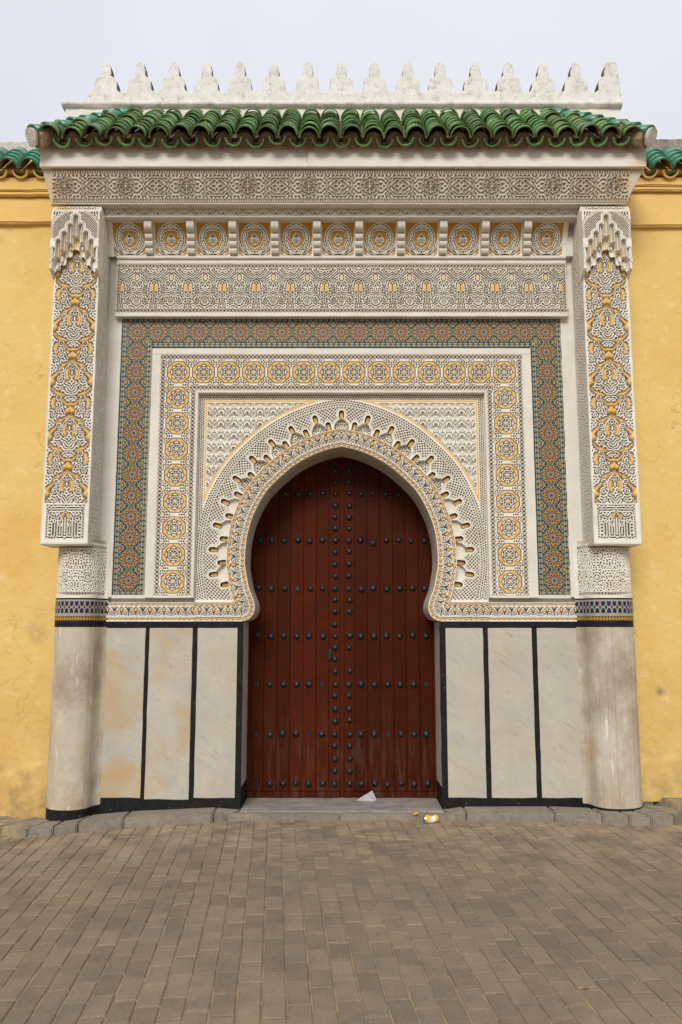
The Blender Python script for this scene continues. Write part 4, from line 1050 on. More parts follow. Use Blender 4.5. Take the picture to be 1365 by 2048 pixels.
for s in (-1, 1):
    pil = empty('pilaster'); pil.parent = gw
    cx = s * -(pil_l + pil_r) / 2 + (X0 if s > 0 else -.0); cx = X0 + s * abs((pil_l + pil_r) / 2) - (.010 if s > 0 else 0)
    link('carved_face', mpil, pil, (cx, PFY, (pz0 + pz1) / 2))
    hw3 = pwid / 2
    box('pilaster_body', pil, 'white', cx - hw3, cx + hw3, PFY + .014, .05, pz0, pz1, .004)
    for t in (-1, 1):
        x_e = cx + t * hw3; a_, b_ = sorted((x_e - t * .006, x_e + t * .003)); box('pilaster_edge', pil, 'white', a_, b_, PFY - .003, PFY + .05, pz0 - .004, hoodz0 - .1, .003, .0015)
    box('pilaster_foot', pil, 'white', cx - hw3 - .004, cx + hw3 + .004, PFY - .006, .0, pz0 - .02, pz0 + .012, .008, .0015)
    # side towards the door
    link('incised_side', mside, pil, (cx - s * (hw3 + .0045), PFY / 2 + .002, pz0 + sideh / 2 - .01), (0, 0, -s * pi / 2))
    hood = link('muqarnas_hood', mhood, pil, (cx, HY, hoodz0))
    for t in (-1, 1):
        x_e = cx + t * (hw2 / 2)
        a_, b_ = sorted((x_e, x_e - t * .022))
        zc_ = hoodz0 + .13
        prism('hood_side', pil, 'carved', [(a_, HY + .006, hoodz0 + .035), (b_, HY + .006, hoodz0 + .035), (b_, HY + .006, hoodz1 - .05), (a_, HY + .006, hoodz1 - .05),
              (a_, PFY + .05, hoodz0 - .035), (b_, PFY + .05, hoodz0 - .035), (b_, PFY + .05, hoodz1 - .02), (a_, PFY + .05, hoodz1 - .02)])
    # second, inner tier of vaulting in the throat of the hood
    for t in (-1, 1):
        for u0, v0, rr_ in ((.05, .30, .022), (.085, .245, .022), (.122, .19, .024), (.158, .13, .026)):
            th = bmesh.new(); bmesh.ops.create_cone(th, cap_ends=True, segments=10, radius1=rr_, radius2=rr_ * .35, depth=.07, matrix=Matrix.Rotation(radians(155), 4, 'X'))
            link('stalactite', bm_mesh('stalactite', th, ['carved']), pil, (cx + t * u0, HY + .075, hoodz0 + v0 - .045))

# ------------------------------------------------ columns below the pilasters
def LX(s, x): return 1.945 + (x - 1.945) * (.905 if s < 0 else 1.)
def col_path(s):
    "plan outline from the yellow wall round the front to the field wall, x outwards"
    pts = [(2.408, .22), (2.408, .02), (2.400, -.055), (2.368, -.125), (2.315, -.178), (2.25, -.206), (2.18, -.212), (2.11, -.202), (2.055, -.172), (2.020, -.120), (2.000, -.055), (1.975, -.015), (1.945, .0)]
    c = np.array(curve(pts, 8)); d = np.hypot(*(c[1:] - c[:-1]).T); L = np.concatenate([[0], np.cumsum(d)])
    return c, L
cpath, cL = col_path(1)
def on_path(u):
    x = np.interp(u, cL, cpath[:, 0]); y = np.interp(u, cL, cpath[:, 1]); e_ = .004
    dx = np.interp(u + e_, cL, cpath[:, 0]) - np.interp(u - e_, cL, cpath[:, 0]); dy = np.interp(u + e_, cL, cpath[:, 1]) - np.interp(u - e_, cL, cpath[:, 1])
    n = np.hypot(dx, dy) + 1e-9; return x, y, dy / n, -dx / n        # outward normal
ctot = cL[-1]
cz0, cz1 = zat(1197, -.1), zat(1094, -.1)
def colpanel(name, s, z0, z1, depth, fn, mats, off=0, u0=0., u1=None, res=RES):
    u1 = ctot if u1 is None else u1; w = u1 - u0; h = z1 - z0
    def mp2(X, Z, H):
        x, y, nx_, ny_ = on_path(X + w / 2 + u0)
        sg_ = np.where(True, 1, 1)
        return np.stack([s * LX(s, x + (H + off) * nx_ * NS) + X0, y + (H + off) * ny_ * NS, Z + (z0 + z1) / 2], -1)
    return panel_mesh(name, w, h, res, fn, depth, mats, mapf=mp2)
# sign of the outward normal: at mid path it must point to -y
_x, _y, _nx, _ny = on_path(np.array([ctot * .5])); NS = -1. if _ny[0] > 0 else 1.
TC = Fld(.22, .36, .003); TC.m = ring(TC.ax(), TC.Y, .0, -.06, .03, .005); fill(TC, .022, 55, .62, .003, iters=5, bwid=.6)
def cc_fn(X, Z):
    h = cz1 - cz0; f = samp(TC, TC.f, X, Z) * 1.0; f = np.minimum(1, f + .15)
    e1 = h / 2 - np.abs(Z); cf, _ = chain(X, e1 - .020, .016, .026); f = np.where((e1 > .006) & (e1 < .034), cf, f); f = np.where((e1 < .006) | (np.abs(e1 - .037) < .004), 1., f); f = np.where(X > ctot / 2 - .03, 1., f); return f, None, None
bz0, bz1 = zat(1254, -.15), cz0
hbelt = zat(1243, -.15)
def belt_fn(X, Z): return np.ones_like(X), None, None
def belt_mesh(s):
    w, h = ctot, cz0 - hbelt; nxb, nzb = int(w / .0028), int(h / .0028)
    us = np.linspace(0, w, nxb + 1); zs = np.linspace(0, h, nzb + 1); U, Zb = np.meshgrid(us, zs); Uc, Zc = np.meshgrid((us[1:] + us[:-1]) / 2, (zs[1:] + zs[:-1]) / 2)
    v = Zc / h; C = np.zeros(Uc.shape, int); p = .044
    cell = np.floor(Uc / p + .5); a = Uc / p - cell                         # -.5.. .5
    vm = (v - .615) / .27                                                  # -1..1 inside main field
    ins_ = np.abs(vm) < 1
    lob = .20 + .16 * np.abs(vm) ** .7 * (np.abs(vm) > .15) - .12 * np.exp(-((np.abs(vm) - .38) / .12) ** 2)
    C[ins_ & (np.abs(a) > 0)] = 0
    loz = ins_ & (np.abs(a) / .24 + np.abs(vm) / .42 < 1)
    bl = ins_ & (np.abs(np.abs(a) - .5) < .36 - .30 * np.exp(-(vm / .30) ** 2)) & (np.abs(vm) > .16) & (np.abs(vm) < .93)
    C[bl] = 1; cl_ = np.array([2, 4, 1, 4])[(cell.astype(int)) % 4]; C[loz] = cl_[loz]
    C[(v > .94)] = 1; C[(v > .90) & (v <= .94)] = 0
    lo = v < .25; C[lo] = 5; q_ = (np.abs(((Uc / .024) % 1) - .5) / .42 + np.abs((v - .125) / .09) < 1.25) & lo & (np.abs(v - .125) < .085); C[q_] = 3
    C[lo & (np.abs(((Uc / .024) % 1) - .5) < .10) & (np.abs(v - .125) < .02)] = 1; C[(v > .22) & (v < .30)] = 0; C[(v <= .03)] = 1
    x, y, nx_, ny_ = on_path(U); P = np.stack([s * LX(s, x + .006 * nx_ * NS) + X0, y + .006 * ny_ * NS, Zb + hbelt], -1)
    return grid(P, C, ZM, 'mosaic_belt')
STV = {-1: [0, .24, .33, .42, .80, .86, 1.0], 1: [0, .20, .27, .33, .39, .45, .51, .57, .63, .69, .76, .85, 1.0]}
def stave(parent, s, ua, ub, z0, z1, m, off=0., name='stave', gap=.0005, flat=.0):
    n = 5 if ub - ua < .1 else 9 if ub - ua < .3 else 34; us = np.linspace(ua + gap, ub - gap, n); x, y, nx_, ny_ = on_path(us); bm = bmesh.new(); rows = []
    zs = [z0, (z0 * 2 + z1) / 3, (z0 + 2 * z1) / 3, z1]
    for z in zs:
        ro = []
        for i in range(n):
            e_ = off - (.0012 if i in (0, n - 1) else 0) + flat * 0
            ro.append(bm.verts.new((s * LX(s, x[i] + e_ * nx_[i] * NS) + X0, y[i] + e_ * ny_[i] * NS, z)))
        ri = [bm.verts.new((s * LX(s, x[i] - .05 * nx_[i] * NS) + X0, y[i] - .05 * ny_[i] * NS, z)) for i in (n - 1, 0)]
        rows.append(ro + ri)
    k = n + 2
    for a, b in zip(rows[:-1], rows[1:]):
        for i in range(k): bm.faces.new((a[i], a[(i + 1) % k], b[(i + 1) % k], b[i]))
    bm.faces.new(rows[0][::-1]); bm.faces.new(rows[-1]); bmesh.ops.recalc_face_normals(bm, faces=bm.faces[:])
    me = bm_mesh(name, bm, [m]); 
    return link(name, me, parent)
for s in (-1, 1):
    cp = empty('column'); cp.parent = gw
    link('carved_capital', colpanel('carved_capital', s, cz0 + .002, cz1 + .03, .011, cc_fn, ('carved', 'recess', 'gold')), cp)
    link('mosaic_belt', belt_mesh(s), cp)
    stave(cp, s, 0, ctot, bz0, hbelt, 'black', .004, 'black_band', 0)
    # core of the column
    x, y, nx_, ny_ = on_path(np.linspace(0, ctot, 40)); x = x - .018 * nx_ * NS; y = y - .018 * ny_ * NS
    pts = [(s * LX(s, a) + X0, b) for a, b in zip(x, y)] + [(s * 1.94 + X0, .12), (s * 2.30 + X0, .22)]
    bm = bmesh.new(); A_ = [bm.verts.new((a, b, -.12)) for a, b in pts]; B_ = [bm.verts.new((a, b, cz1 + .06)) for a, b in pts]; n = len(pts)
    bm.faces.new(A_); bm.faces.new(B_)
    for i in range(n): bm.faces.new((A_[i], A_[(i + 1) % n], B_[(i + 1) % n], B_[i]))
    bmesh.ops.recalc_face_normals(bm, faces=bm.faces[:]); link('column_core', bm_mesh('column_core', bm, ['colmarble']), cp)
    fr = STV[s]; zlo = .115 if s < 0 else .125
    for a_, b_ in zip(fr[:-1], fr[1:]):
        stave(cp, s, a_ * ctot, b_ * ctot, zlo, bz0 - .001, 'colmarble', .003 + R.uniform(-.001, .002))
    if s < 0:
        stave(cp, s, 0, .33 * ctot, -.02, zlo - .001, 'greyblue', .004, 'base_band', 0); stave(cp, s, .33 * ctot, ctot, .015, zlo - .001, 'black', .004, 'base_band', 0)
    else: stave(cp, s, 0, ctot, .09, zlo - .001, 'black', .004, 'base_band', 0)

# ------------------------------------------------ marble dado
dad = empty('marble_dado'); dad.parent = gw
dz0, dz1 = .165, zat(1256)
def xs_(l): return [at(p, 1420, 0)[0] for p in l]
def slab(x0, x1, z0, z1, m='marble'):
    # a slab with slightly uneven hand-cut edges
    bm = bmesh.new(); n = 10; pts = []
    j = lambda: R.uniform(-.002, .002)
    for i in range(n): pts.append((x0 + j(), z0 + (z1 - z0) * i / n))
    for i in range(3): pts.append((x0 + (x1 - x0) * i / 3, z1 + j()))
    for i in range(n): pts.append((x1 + j(), z1 - (z1 - z0) * i / n))
    for i in range(3): pts.append((x1 - (x1 - x0) * i / 3, z0 + j() * 1.5))
    o = extrude_poly('marble_slab', dad, m, pts, -.002, .03, .003); return o
leftx = [at(204, 1420, 0)[0], at(286.5, 1420, 0)[0], at(294.5, 1420, 0)[0], at(382, 1420, 0)[0], at(392, 1420, 0)[0], at(478, 1420, 0)[0]]
rightx = [at(883, 1420, 0)[0], at(970, 1420, 0)[0], at(980, 1420, 0)[0], at(1069, 1420, 0)[0], at(1079, 1420, 0)[0], at(1168, 1420, 0)[0]]
tilt = 0
for i in range(3):
    slab(leftx[2 * i], leftx[2 * i + 1], dz0 - (0, .012, .0)[i], dz1, 'marble' if i < 2 else 'marble2')
    slab(rightx[2 * i], rightx[2 * i + 1], dz0 + (-.0, -.0, .0)[i], dz1, 'marble2')
def bstrip(name, x0, x1, z0, z1, y=.0005, wob=.003): return box(name, dad, 'black', x0, x1, y, y + .04, z0, z1, .002, wob)
JX = .818
for s, xx in ((-1, leftx), (1, rightx)):
    for i in (1, 3): bstrip('black_strip', xx[i] - .002, xx[i + 1] + .002, dz0 - .04, dz1 + .006)
    o1, o2 = (-1.96, xx[5]) if s < 0 else (xx[0], 1.96)
    # bottom band follows the rising kerb
    e0, e1 = (leftx[5], -JX + X0) if s < 0 else (JX + X0, rightx[0])
    bstrip('black_strip', e0 - .001, e1 + .0, .02, dz1 + .006, y=-.0015)
    a_, b_ = (-1.955, -JX + X0 + .0) if s < 0 else (JX + X0, 1.955)
    box('black_top_band', dad, 'black', a_, b_, -.006, .04, dz1 + .004, ZB - .002, .003, .0015)
    box('black_base_band', dad, 'black', a_, b_, .0025, .045, .02, dz0 + .004, .002, .002)
    # door jamb in marble with black foot
    x0_, x1_ = sorted((s * JX + X0, s * (JX + .04) + X0))
    box('jamb_slab', dad, 'marble2', x0_ , x1_, .012, DY + .03, .235, ZB - .002, .003, .0)
    box('jamb_foot', dad, 'black', x0_ - .0008, x1_ + .0008, .004, DY + .03, .06, .234, .002, .001)
    box('jamb_edge', dad, 'black', x0_ - .004, x1_ + .004, -.005, .0115, .06, ZB - .002, .002, 0)

# ------------------------------------------------ tiled roof
roof = empty('tiled_roof'); roof.parent = gw
ey, ez = -.52, zat(278, -.52); ry, rz = .145, zat(238, .145)
sl = math.atan2(rz - ez, ry - ey); slen = hypot(rz - ez, ry - ey)
exL, exR = at(68, 275, ey)[0], at(1298, 275, ey)[0]
bm = bmesh.new(); hipx = .60
V_ = [bm.verts.new(p) for p in ((exL + .04, ey + .04, ez + .038), (exR - .04, ey + .04, ez + .038), (exR - hipx, ry, rz + .0), (exL + hipx, ry, rz + .0), (exL + .10, ry + .45, ez - .02), (exR - .10, ry + .45, ez - .02), (exL + hipx, ry + .45, rz - .03), (exR - hipx, ry + .45, rz - .03))]
for f_ in ((0, 1, 2, 3), (4, 0, 3, 6), (1, 5, 7, 2), (0, 4, 5, 1), (3, 2, 7, 6)): bm.faces.new([V_[i] for i in f_])
link('roof_bed', bm_mesh('roof_bed', bm, ['mortar']), roof)
box('eave_bed', roof, 'mortarlight', exL + .10, exR - .10, ey + .080, -.3, ez - .012, ez + .03, .012, .012)
def barrel(name, L, r0, r1, th=.013, flip=False, mats=('green', 'clay'), n=9, arc=pi):
    "half-round tile, length along +y, r0 at the low end"
    bm = bmesh.new(); ring_ = []
    for (y, r) in ((0, r0), (L * .5, (r0 + r1) / 2), (L, r1)):
        o, i_ = [], []
        for k in range(n + 1):
            a = (pi - arc) / 2 + arc * k / n; o.append(bm.verts.new((r * cos(a), y, r * sin(a) * 1.0))); i_.append(bm.verts.new(((r - th) * cos(a), y, (r - th) * sin(a))))
        ring_.append((o, i_))
    for (o0, i0), (o1, i1) in zip(ring_[:-1], ring_[1:]):
        for k in range(n):
            bm.faces.new((o0[k], o0[k + 1], o1[k + 1], o1[k])).material_index = 0; bm.faces.new((i0[k + 1], i0[k], i1[k], i1[k + 1])).material_index = 1
        for k in (0, n): bm.faces.new((o0[k], i0[k], i1[k], o1[k]))
    for (o, i_), fl in ((ring_[0], 0), (ring_[-1], 1)):
        for k in range(n): bm.faces.new((o[k], o[k + 1], i_[k + 1], i_[k])).material_index = 0
    if flip:
        for v in bm.verts: v.co.z *= -1
    bmesh.ops.recalc_face_normals(bm, faces=bm.faces[:])
    me = bm_mesh(name, bm, list(mats), smooth=False)
    for p in me.polygons: p.use_smooth = abs(p.normal.y) < .6
    return me
NC = 28; pc_ = (exR - exL - .10) / NC
cov = [barrel('roof_tile', .16, .085, .074, th=.009), barrel('roof_tile', .16, .088, .077, th=.010), barrel('roof_tile', .16, .082, .072, th=.009)]
pan = barrel('eave_tile', .20, .074, .066, th=.014, flip=True, mats=('green', 'clay'))
for me_ in (pan,):
    for p in me_.polygons: p.material_index = 0
panlong = barrel('pan_row', slen - .1, .062, .060, flip=True, mats=('clay', 'green'))
for p in panlong.polygons: p.material_index = 0
dv = Vector((0, cos(sl), sin(sl))); nv = Vector((0, -sin(sl), cos(sl)))
nrow = 9; exp_ = slen / (nrow + .15)
bmp = bmesh.new()
for i in range(NC + 1):
    # pans in the valleys; covers between
    xc = exL + .05 + pc_ * i
    if 0 <= i <= NC:
        dedge = min(xc - exL, exR - xc)
        p0 = Vector((xc, ey + .004, ez)) + nv * .012
        o = link('eave_tile', pan, roof, p0 + Vector((R.uniform(-.006, .006), R.uniform(-.022, .012), R.uniform(-.010, .006))), (sl * .8 + R.uniform(-.05, .03), R.uniform(-.06, .06), R.uniform(-.03, .03)))
        Lp = min(slen - .1, max(.15, dedge * 1.45)); 
        t_ = bmesh.new(); t_.from_mesh(panlong); t_.transform(Matrix.Translation(p0 + nv * .0 + dv * .05) @ Matrix.Rotation(sl, 4, 'X') @ Matrix.Diagonal((1, Lp / (slen - .1), 1, 1)))
        tmp = bpy.data.meshes.new('t'); t_.to_mesh(tmp); t_.free(); bmp.from_mesh(tmp); bpy.data.meshes.remove(tmp)
pr = link('valley_pans', bm_mesh('valley_pans', bmp, ['mortar', 'clay']), roof); pr['kind'] = 'stuff'
for i in range(NC):
    xc = exL + .05 + pc_ * (i + .5); dedge = min(xc - exL, exR - xc)
    t_ = bmesh.new(); bmesh.ops.create_cone(t_, cap_ends=True, segments=12, radius1=.072, radius2=.066, depth=.05, matrix=Matrix.Rotation(pi / 2, 4, 'X')); t_.transform(Matrix.Diagonal((1, 1, .95, 1)))
    for v in t_.verts: v.co += Vector((R.uniform(-.004, .004), R.uniform(-.008, .008), R.uniform(-.004, .004)))
    link('mortar_plug', bm_mesh('mortar_plug', t_, ['mortar']), roof, Vector((xc, ey + .055, ez + .030)) , (sl, 0, 0))
    jx = R.uniform(-.010, .010); je = R.uniform(-.022, .018); fan = R.uniform(-.015, .015)
    for k in range(nrow):
        s_ = exp_ * k
        if s_ > dedge * 1.42 - .06: break
        p = Vector((xc + jx + R.uniform(-.006, .006) + fan * s_, ey - .012 + je * (k == 0), ez)) + dv * s_ + nv * (.012 + R.uniform(-.004, .004))
        link('roof_tile', R.choice(cov), roof, p, (sl - .055 + R.uniform(-.03, .03), R.uniform(-.09, .09), R.uniform(-.05, .05)))
# hips
hipt = barrel('hip_tile', .21, .085, .066, th=.015, mats=('green2', 'clay'))
for s in (-1, 1):
    c0 = Vector(((exL if s < 0 else exR), ey - .02, ez + .02)); c1 = Vector(((exL + hipx) if s < 0 else (exR - hipx), ry, rz + .03)); dd = c1 - c0; Lh_ = dd.length; dd.normalize()
    q_ = dd.to_track_quat('Y', 'Z')
    nh = 8
    for k in range(nh):
        p = c0 + dd * (Lh_ * k / nh); o = link('hip_tile', hipt, roof, p + Vector((0, 0, R.uniform(-.004, .006))), (q_ @ Matrix.Rotation(-.07, 3, 'X').to_quaternion()).to_euler())
    # mortar fillet under the hip
    t_ = bmesh.new(); bmesh.ops.create_cone(t_, cap_ends=True, segments=12, radius1=.085, radius2=.075, depth=Lh_ - .06, matrix=Matrix.Translation(c0 + dd * Lh_ / 2 - Vector((0, .0, .03))) @ q_.to_matrix().to_4x4() @ Matrix.Rotation(-pi / 2, 4, 'X'))
    for v in t_.verts: v.co += Vector((R.uniform(-.006, .006),) * 3)
    link('hip_mortar', bm_mesh('hip_mortar', t_, ['mortarlight']), roof)
    # rounded plaster stop closing the hip
    t_ = bmesh.new(); bmesh.ops.create_cone(t_, cap_ends=True, segments=18, radius1=.064, radius2=.060, depth=.03, matrix=Matrix.Translation(c0 - dd * .010 + Vector((0, 0, .0))) @ q_.to_matrix().to_4x4() @ Matrix.Rotation(-pi / 2, 4, 'X'))
    for v in t_.verts:
        if v.co.z < ez - .02: v.co.z -= .03
    link('hip_stop', bm_mesh('hip_stop', t_, ['greywall_light']), roof)
    # few tiles of the side slope
    for k in range(5):
        yy = ey + .10 + k * .17; 
        for j in range(3):
            if j * .11 > (k * .17 + .1) * 1.4: continue
            link('side_tile', cov[k % 3], roof, (c0.x - s * (.0 + .085 * j) , yy, ez - .01 + .085 * j), (sl - .1, 0, s * pi / 2))
    box('roof_end', roof, 'yellowplain', *( (exL + .045, exL + .12) if s < 0 else (exR - .12, exR - .045)), ey + .14, .5, ez - .16, ez - .012, .012, .004)

# ------------------------------------------------ parapet and merlons
par = empty('parapet'); par.parent = gw
paY = .16; px0, px1 = at(130, 240, paY)[0], at(1240, 220, paY)[0]
box('parapet_wall', par, 'parapetwall', px0, px1, paY, paY + .3, rz - .45, zat(210, paY), .006, .004)
mz = zat(211, .12); mzt = zat(198, .12)
# half-round moulding
bm = bmesh.new(); nseg = 90; secs = []
x0_, x1_ = at(123, 205, .12)[0], at(1246, 205, .12)[0]
prof = [(paY + .02, mz), (.135, mz + .004), (.122, mz + .016), (.118, mz + .030), (.122, mz + .044), (.135, mz + .053), (.150, mzt), (paY + .31, mzt + .005), (paY + .31, mz)]
for i in range(nseg + 1):
    x = x0_ + (x1_ - x0_) * i / nseg; w_ = .0035 * (sin(i * .9) + sin(i * 2.3 + 1) + R.uniform(-.6, .6))
    secs.append([bm.verts.new((x, y + w_ * .5, z + w_ * .6)) for y, z in prof])
for a_, b_ in zip(secs[:-1], secs[1:]):
    for k in range(len(prof)): bm.faces.new((a_[k], a_[(k + 1) % len(prof)], b_[(k + 1) % len(prof)], b_[k]))
bm.faces.new(secs[0]); bm.faces.new(secs[-1]); bmesh.ops.recalc_face_normals(bm, faces=bm.faces[:])
link('parapet_moulding', bm_mesh('parapet_moulding', bm, ['parapet']), par)
mb0 = mzt - .002; mval = zat(183, .15); mtop = zat(122, .15)
MH = mtop - mb0
MPX = [212, 280, 347, 414, 481, 548, 616, 683, 750, 816, 882, 952, 1018, 1087, 1153]
mc = [at(p, 150, .15)[0] for p in MPX]; step = (mc[-1] - mc[0]) / 14
box('merlon_base', par, 'parapet', at(180, 190, .15)[0], x1_ - .005, .152, .285, mb0 - .01, mval - .012, .006, .006)
# profile measured: x in m from the axis, z from the base
kx_ = .0043
def merlon_pts(js, half=False):
    rr_ = lambda: js.uniform(-.003, .003)
    H_ = mtop - mval; pr_ = [(.150, -.03), (.143, -.008), (.128, .008), (.111, .022), (.108, .045), (.107, .080), (.103, .105), (.093, .124), (.074, .138), (.052, .150), (.047, .160), (.049, .185), (.048, .205), (.043, .215), (.042, .235), (.038, .252), (.028, .270), (.012, .281), (0, .286)]
    k = H_ / .286
    R_ = [(x + rr_(), mval + z * k + rr_()) for x, z in pr_]; L_ = [(-x + rr_(), mval + z * k + rr_()) for x, z in pr_[:-1]]
    if half: return [(.10, mval - .03), (.072, mval + H_ * .98), (.045, mtop + .006), (.0, mtop)] + [p for p in L_[::-1]]
    return R_ + L_[::-1]
for i, cx in enumerate(mc + [mc[-1] + step]):
    js = random.Random(i * 7 + 3); half = i == 15
    pts = merlon_pts(js, half); o = extrude_poly('merlon', par, 'parapet', [(x, z - mb0) for x, z in pts], -.0, .115, .006, mats=['parapet', 'edge'])
    o.location = (cx, .156 + js.uniform(-.003, .003), mb0); o.rotation_euler = (0, js.uniform(-.012, .012), 0)
# short wire hanging from the eave
wx, wz1 = at(614, 286, -.56); _, wz0 = at(614, 316, -.56)
t_ = bmesh.new(); bmesh.ops.create_cone(t_, cap_ends=True, segments=6, radius1=.0022, radius2=.0022, depth=wz1 - wz0, matrix=Matrix.Translation((0, 0, 0)) @ Matrix.Rotation(.03, 4, 'Y'))
w_o = link('wire', bm_mesh('wire', t_, ['iron']), None, (wx, -.50, (wz0 + wz1) / 2)); tag(w_o, 'thin dark wire hanging from the edge of the green tiles', 'wire')

# ================================================================== DOOR
door = tag(empty('double_door', (X0, DY, .085)), 'dark red double door of vertical planks with rows of black iron studs', 'door')
def rel(o, p):
    o.parent = p; o.location = Vector(o.location) - Vector(p['w0']) ; return o
door['w0'] = (X0, DY, .085)
pcx = at(684, 1200, DY)[0]
dz_b = zat(1595, DY); dz_t = 3.2
studm = bmesh.new(); bmesh.ops.create_uvsphere(studm, u_segments=14, v_segments=8, radius=.0255)
for v in list(studm.verts):
    if v.co.z < -.001: studm.verts.remove(v)
for v in studm.verts: v.co.z *= .82
r_ = bmesh.ops.create_cone(studm, cap_ends=True, segments=14, radius1=.030, radius2=.028, depth=.005)
studm.transform(Matrix.Rotation(pi / 2, 4, 'X'))
stud_me = bm_mesh('stud', studm, ['iron'], smooth=True)
stub = bmesh.new(); bmesh.ops.create_cone(stub, cap_ends=True, segments=12, radius1=.024, radius2=.020, depth=.006); stub.transform(Matrix.Rotation(pi / 2, 4, 'X')); stub_me = bm_mesh('worn_stud', stub, ['iron'])
pwd = .1135
rows_px = [987, 1081, 1177, 1272, 1369, 1469, 1569]
col_px = {-1: [940, 963, 1011, 1034, 1057, 1105, 1129, 1152, 1200, 1224, 1249, 1295, 1319, 1344, 1393, 1419, 1443, 1493, 1519, 1543],
          1: [940, 963, 1011, 1034, 1057, 1103, 1128, 1152, 1200, 1223, 1295, 1343, 1392, 1418, 1441, 1493, 1519, 1543]}
worn = {(-1, 1295): 0}
for s in (-1, 1):
    leaf = empty('door_leaf', (0, 0, 0)); leaf.parent = door
    leaf.location = (0, 0, 0)
    def L(o):
        o.parent = leaf; o.location = Vector(o.location) - Vector((X0, DY, .085)); return o
    edges = [.020 if s > 0 else .012] + [.112 + pwd * k for k in range(7)] + [.86]
    for a_, b_ in zip(edges[:-1], edges[1:]):
        if b_ - a_ < .02: continue
        x0_, x1_ = sorted((pcx + s * a_, pcx + s * b_)); bm = bmesh.new()
        yj = R.uniform(-.0015, .0015); bm_box(bm, x0_ + .0016, x1_ - .0016, DY + yj, DY + .045, dz_b + .052, dz_t, .0035)
        for v in bm.verts: v.co -= Vector((x0_, DY, dz_b))
        L(link('plank', bm_mesh('plank', bm, ['wood']), None, (x0_, DY, dz_b)))
    x0_, x1_ = sorted((pcx + s * .02, pcx + s * .84)); bm = bmesh.new(); bm_box(bm, 0, x1_ - x0_, -.016, .045, 0, .05, .005)
    L(link('bottom_rail', bm_mesh('bottom_rail', bm, ['wood']), None, (x0_, DY, dz_b)))
    sx = pcx + s * (.058 if s < 0 else .067)
    for py in rows_px:
        z = zat(py, DY - .02)
        for k in range(-1, 7):
            x = sx if k < 0 else pcx + s * (.112 + pwd * (k + .5))
            if abs(x - X0) > .835: continue
            if py == 987 and k > 3: continue
            wn_ = (R.random() < (.05 if py < 1300 else .28)) and k >= 0
            big = 1.25 if (py == 1469 * 0 + 1369 and s > 0 and k == 6) else R.uniform(.88, 1.06)
            dx, dz = R.uniform(-.006, .006), R.uniform(-.006, .006)
            if s > 0 and py == 1081 and k == 1: dz = -.022
            L(link('stud', stub_me if wn_ else stud_me, None, (x + dx, DY - .003, z + dz), scale=(big,) * 3))
    for py in col_px[s]: L(link('stud', stud_me, None, (sx + R.uniform(-.004, .004), DY - .003, zat(py, DY - .02) + R.uniform(-.003, .003)), scale=(R.uniform(.9, 1.04),) * 3))
ba = bmesh.new(); bm_box(ba, pcx - .012 - X0, pcx + .020 - X0, -.012, .03, dz_b - .085 + .004, dz_t - .085, .006)
link('astragal', bm_mesh('astragal', ba, ['wood']), door)
box('dark_backing', None, 'black', -.9, .9, DY + .05, DY + .07, 0, 3.25, 0).parent = door
bpy.data.objects['dark_backing'].location = (-X0, -DY, -.085)
# handle: back plate and lever
hx_, hz_ = at(661, 1307, DY)
t_ = bmesh.new(); bm_box(t_, -.016, .016, -.008, .004, -.045, .045, .004)
bmesh.ops.create_cone(t_, cap_ends=True, segments=10, radius1=.006, radius2=.006, depth=.04, matrix=Matrix.Translation((0, -.025, .02)) @ Matrix.Rotation(pi / 2, 4, 'X'))
bm_box(t_, -.007, .007, -.052, -.040, -.035, .028, .004)
bmesh.ops.create_cone(t_, cap_ends=True, segments=10, radius1=.006, radius2=.006, depth=.04, matrix=Matrix.Translation((0, -.025, -.028)) @ Matrix.Rotation(pi / 2, 4, 'X'))
lf_ = [o for o in door.children if o.name.startswith('door_leaf')][0]
hd = link('handle', bm_mesh('handle', t_, ['iron']), lf_, (hx_ - X0, 0, hz_ - .085))

# ================================================================== YELLOW WALLS
def wallgrid(name, x0, x1, z0, z1, y, m):
    n, k = int((x1 - x0) / .03), int((z1 - z0) / .03)
    X, Z = np.meshgrid(np.linspace(x0, x1, n + 1), np.linspace(z0, z1, k + 1))
    nz = np.zeros_like(X)
    for fq, am in ((1.3, .007), (3.1, .004), (7.3, .0022), (15, .0012)):
        for _ in range(4):
            a = rng.uniform(0, 2 * pi); p = rng.uniform(0, 6); nz += am * .5 * np.sin(fq * 2 * (X * cos(a) + Z * sin(a)) + p + np.sin(X * fq + Z * fq * .7 + p))
    low = np.clip((.75 - Z) / .5, 0, 1); nz += low * rng.normal(size=X.shape) * .0016
    edge_ = .43 + .05 * np.sin(X * 3.1 + 1) + .03 * np.sin(X * 9.7) + .02 * np.sin(X * 23); base_ = np.clip((edge_ - Z) / .03, 0, 1)
    nz += base_ * rng.normal(size=X.shape) * .0022
    Y = y + nz - .004 * low - .014 * base_
    return grid(np.stack([X, Y, Z], -1), np.zeros((k, n), int), [m], name, smooth=True)
WY = .2
covy = [barrel('coping_tile', .19, .094, .084, th=.014, mats=('green2', 'clay')), barrel('coping_tile', .19, .091, .082, th=.014, mats=('green2', 'clay'))]
